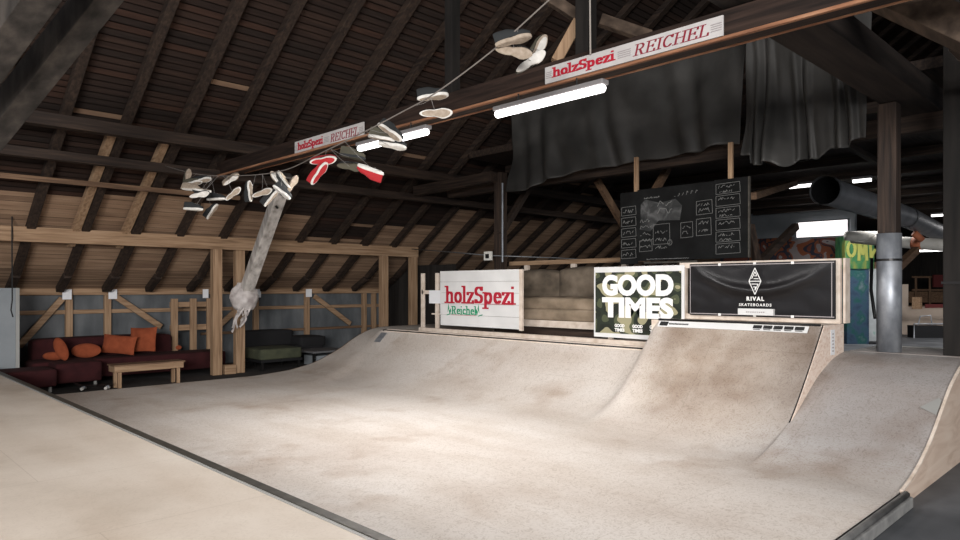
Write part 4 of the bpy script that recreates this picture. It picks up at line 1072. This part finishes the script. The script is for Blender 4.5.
# ================================================================== FAR RIGHT
GX = 27.0
struct(MB().box((GX, 8.3, 0), (GX+.2, 13.4, 3.9)), 'wall_graffiti', M['graffiti'])
struct(MB().box((GX, 8.3, 3.9), (GX+.2, 13.4, 4.9)), 'wall_above', M['plaster'])
wn = empty('window_1', (GX-.1, 10.7, 4.0), None, None); wn['kind'] = 'structure'
bw = Board((GX-.08, 10.35, 0), (0,-1,0), (0,0,1))
mb = MB(); bw.rect(mb, .05, 3.86, 1.85, 4.42, 0, .02); mb.build('pane', M['window_lit'], wn)
mb = MB(); bw.rect(mb, 0, 3.80, 1.9, 3.86, 0, .06); bw.rect(mb, 0, 4.42, 1.9, 4.47, 0, .06); bw.rect(mb, 0, 3.8, .05, 4.47, 0, .06); bw.rect(mb, 1.85, 3.8, 1.9, 4.47, 0, .06)
mb.build('window_frame', M['plaster'], wn)
# graffiti pillar
gp = tag(empty('graffiti_column', (GX-1, 8.5, 0), 'painted wall block with yellow and green graffiti letters over a blue field', 'wall block'))
mb = MB(); c0 = at(847, 337, 24.0); c1 = at(869, 337, 24.0)
bw = Board((c0.x, c0.y, 0), (c1-c0).normalized(), (0,0,1)); Wg = (c1-c0).length
mb = MB(); bw.rect(mb, 0, 0, Wg, 2.62, -.6, .6); lab(mb.build('lower_field', M['graffiti_blue'], gp), 'dark blue painted lower field')
mb = MB(); bw.rect(mb, -.1, 2.62, Wg+.15, 3.75, -.6, .65); lab(mb.build('upper_field', M['graffiti_green'], gp), 'green and yellow painted upper field')
mb = MB()
for p in [arc(.12, 3.3, .13, .25, 0, 360, 12), [(.38, 2.9), (.40, 3.5), (.52, 3.1), (.62, 3.5), (.66, 2.9)], [(.78, 3.5), (.80, 3.0), (.95, 3.3)]]:
    for a, b in zip(p, p[1:]): bw.line(mb, a, b, .10, .055, .01)
mb.build('graffiti_letters', M['graffiti_yellow'], gp)
mb = MB(); bw.rect(mb, Wg, 0.1, Wg+.75, 2.62, -.6, .55); lab(mb.build('pale_field', M['graffiti_pale'], gp), 'pale grey field with green speckles')
# ducts
dg = empty('grey_duct', (20, 5, 3.77), 'large grey round duct with a dark open end', 'duct')
p1 = V((13.5, 4.66, 3.76)); p2 = V((20.2, 5.0, 3.78)); p3 = V((28.5, 5.8, 3.76))
MB().tube([p1, p1.lerp(p2, .5), p2], .26, 28, caps=False).build('pipe', M['duct_grey'], dg, smooth=True)
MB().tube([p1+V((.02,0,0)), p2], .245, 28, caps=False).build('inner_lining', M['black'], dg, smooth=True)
MB().tube([p2, p3], .27, 24, caps=False).build('pipe', M['duct_grey'], dg, smooth=True)
for t in (p1+V((.03, 0, 0)), p2, p1.lerp(p2, .5), p2.lerp(p3, .4)): MB().tube([t-V((.03, 0, 0)), t+V((.03, 0, 0))], .28, 28, caps=False).build('joint_ring', M['dull_metal'], dg, smooth=True)
dw = empty('white_pipe', at(900, 243, 19), 'pale insulated pipe with an orange hose joint below the grey duct', 'pipe')
a = at(852, 239, 21); b = at(958, 246, 18.5)
MB().tube([a, a.lerp(b, .6), a.lerp(b, .86), b], [.13, .165, .17, .15], 18).build('insulation', M['duct_white'], dw, smooth=True)
MB().tube([a.lerp(b, .61), a.lerp(b, .70)], .18, 18).build('orange_joint', M['orange_hose'], dw, smooth=True)
MB().tube([at(914, 233, 18.6), at(922, 240, 18.6)], .09, 12).build('orange_branch', M['orange_hose'], dw, smooth=True)
MB().tube([at(846, 236, 20.5), at(880, 236, 20.5)], .14, 14).build('branch', M['duct_white'], dw, smooth=True)
# far quarter ramp and clutter
fr = empty('far_ramp', (33, 9, 0), 'far cream coloured quarter ramp seen between the two posts', 'skate ramp')
ca, cb_ = at(880, 330, 30), at(1010, 330, 29)
bw = Board((ca.x, ca.y, 0), (cb_-ca).normalized(), (0,0,1)); Wf = (cb_-ca).length
def frf(u, v): t = v*1.25; return bw.p(Wf*u, .02+1.6*(1-math.cos(t)), 1.4-2.0*math.sin(t))
MB().grid(frf, 6, 12).build('riding_surface', M['ramp_cream'], fr, smooth=True)
mb = MB(); bw.rect(mb, 0, 1.10, Wf, 1.14, -1.9, 1.4) ; mb.build('deck', M['mid_x'], fr)
mb = MB(); bw.rect(mb, 0, 0, 1.3, 2.1, -.55, .05); lab(mb.build('left_wall', M['ramp_cream'], fr), 'straight cream wall section left of the quarter')
frail = empty('far_railing', at(925, 300, 34.0), 'brown wooden railing and boards above the far ramp', 'railing')
for px in (899, 916, 930, 948): 
    c = at(px, 300, 34.0); MB().box((c.x-.04, c.y-.04, 0.0), (c.x+.04, c.y+.04, 2.5)).build('post', M['mid_z'], frail)
for y in (277, 290): MB().beam(at(912, y, 34.0), at(970, y, 34.0), .06, .09).build('rail', M['mid_x'], frail)
MB().beam(at(898, 297, 34.3), at(975, 297, 34.3), .1, .55).build('boarding', M['mid_x'], frail)
tag(MB().beam(at(933, 281, 33.6), at(950, 281, 33.6), .1, .6).build('red_board', M['rust_red']), 'dull red board on the far railing', 'board')
tag(MB().beam(at(925, 306, 28.9), at(975, 306, 28.6), .04, .16).build('banner_strip', M['rust_red']), 'dark red strip on top of the far cream ramp', 'banner')
gbx = empty('grind_box', at(928, 335, 27), 'dark grind box with a steel rail frame in the far hall', 'grind box')
c = at(914, 338, 26.9); c2 = at(944, 338, 26.9); bw = Board((c.x, c.y, 0), (c2-c).normalized(), (0,0,1)); L = (c2-c).length
mb = MB(); bw.rect(mb, .05, .0, L, .48, -.5, .5); mb.build('box', M['black'], gbx)
MB().tube([bw.p(0, 0), bw.p(0, .55), bw.p(L, .55)], .03, 8).build('frame', M['steel'], gbx)
MB().tube([bw.p(.15, .5), bw.p(.25, .85), bw.p(.65, .88), bw.p(.7, .5)], .022, 8).build('rail', M['steel'], gbx)
tag(MB().box(tuple(at(917, 303, 29)-V((.15, .15, .25))), tuple(at(917, 303, 29)+V((.15, .15, .25)))).build('cardboard_box', M['new_x']), 'small pale box on the edge of the far ramp beside the steel clad post', 'box')
# wooden frame beside the pale field
timber('door_post', tuple(at(874, 339.6, 26)), tuple(at(874, 262, 26)), .12, .12, M['mid_z'], 'narrow brown upright beside the pale painted wall', 'post')
for px in (884,):
    tag(MB().tube([at(872, 258, 15), at(871, 290, 15), at(875, 318, 14.5)], .035, 8).build('hanging_hose', M['black'], smooth=True), 'thick black hose hanging left of the steel clad post', 'hose')

# ================================================================== LIGHT
def area(name, loc, size, power, col=(1, .97, .955), rot=(0,0,0), shape='RECTANGLE', sy=None):
    l = bpy.data.lights.new(name, 'AREA'); l.energy = power; l.color = col; l.shape = shape; l.size = size; l.size_y = sy or size
    o = bpy.data.objects.new(name, l); COL.objects.link(o); o.location = loc; o.rotation_euler = rot
    return o
# added unseen fill behind the camera; the two lamps in view follow
area('added_front_fill', (-7.5, -6.5, 3.6), 8, 3800, col=(1, .97, .95), rot=(PI/2-.06, 0, -PI/4), sy=2.6)
area('lamp_light', (XT-.02, 4.70, 3.84), .1, 95, sy=1.5)
area('lamp_light', (XT-.02, 7.45, 3.85), .1, 190, sy=1.6)
# tube shaped fill lights added overhead, no lamps stand there
for x, y, p in [(3.0, -.5, 90), (8.3, 1.9, 18), (0, 4, 60), (-2.5, 9.5, 40)]:
    area('added_overhead_fill', (x, y, 4.3), .12, p, sy=1.5)
area('far_hall_light', (24, 7, 4.2), 3, 260, sy=3)
area('far_hall_light', (30, 4, 4.2), 3, 260, sy=3)
w = bpy.data.worlds.new('world'); sc.world = w; w.use_nodes = True
w.node_tree.nodes['Background'].inputs[0].default_value = (.75, .85, 1, 1); w.node_tree.nodes['Background'].inputs[1].default_value = .4

vs = sc.view_settings; vs.view_transform = 'Standard'; vs.look = 'None'; vs.gamma = 1; vs.exposure = 0; vs.use_curve_mapping = False
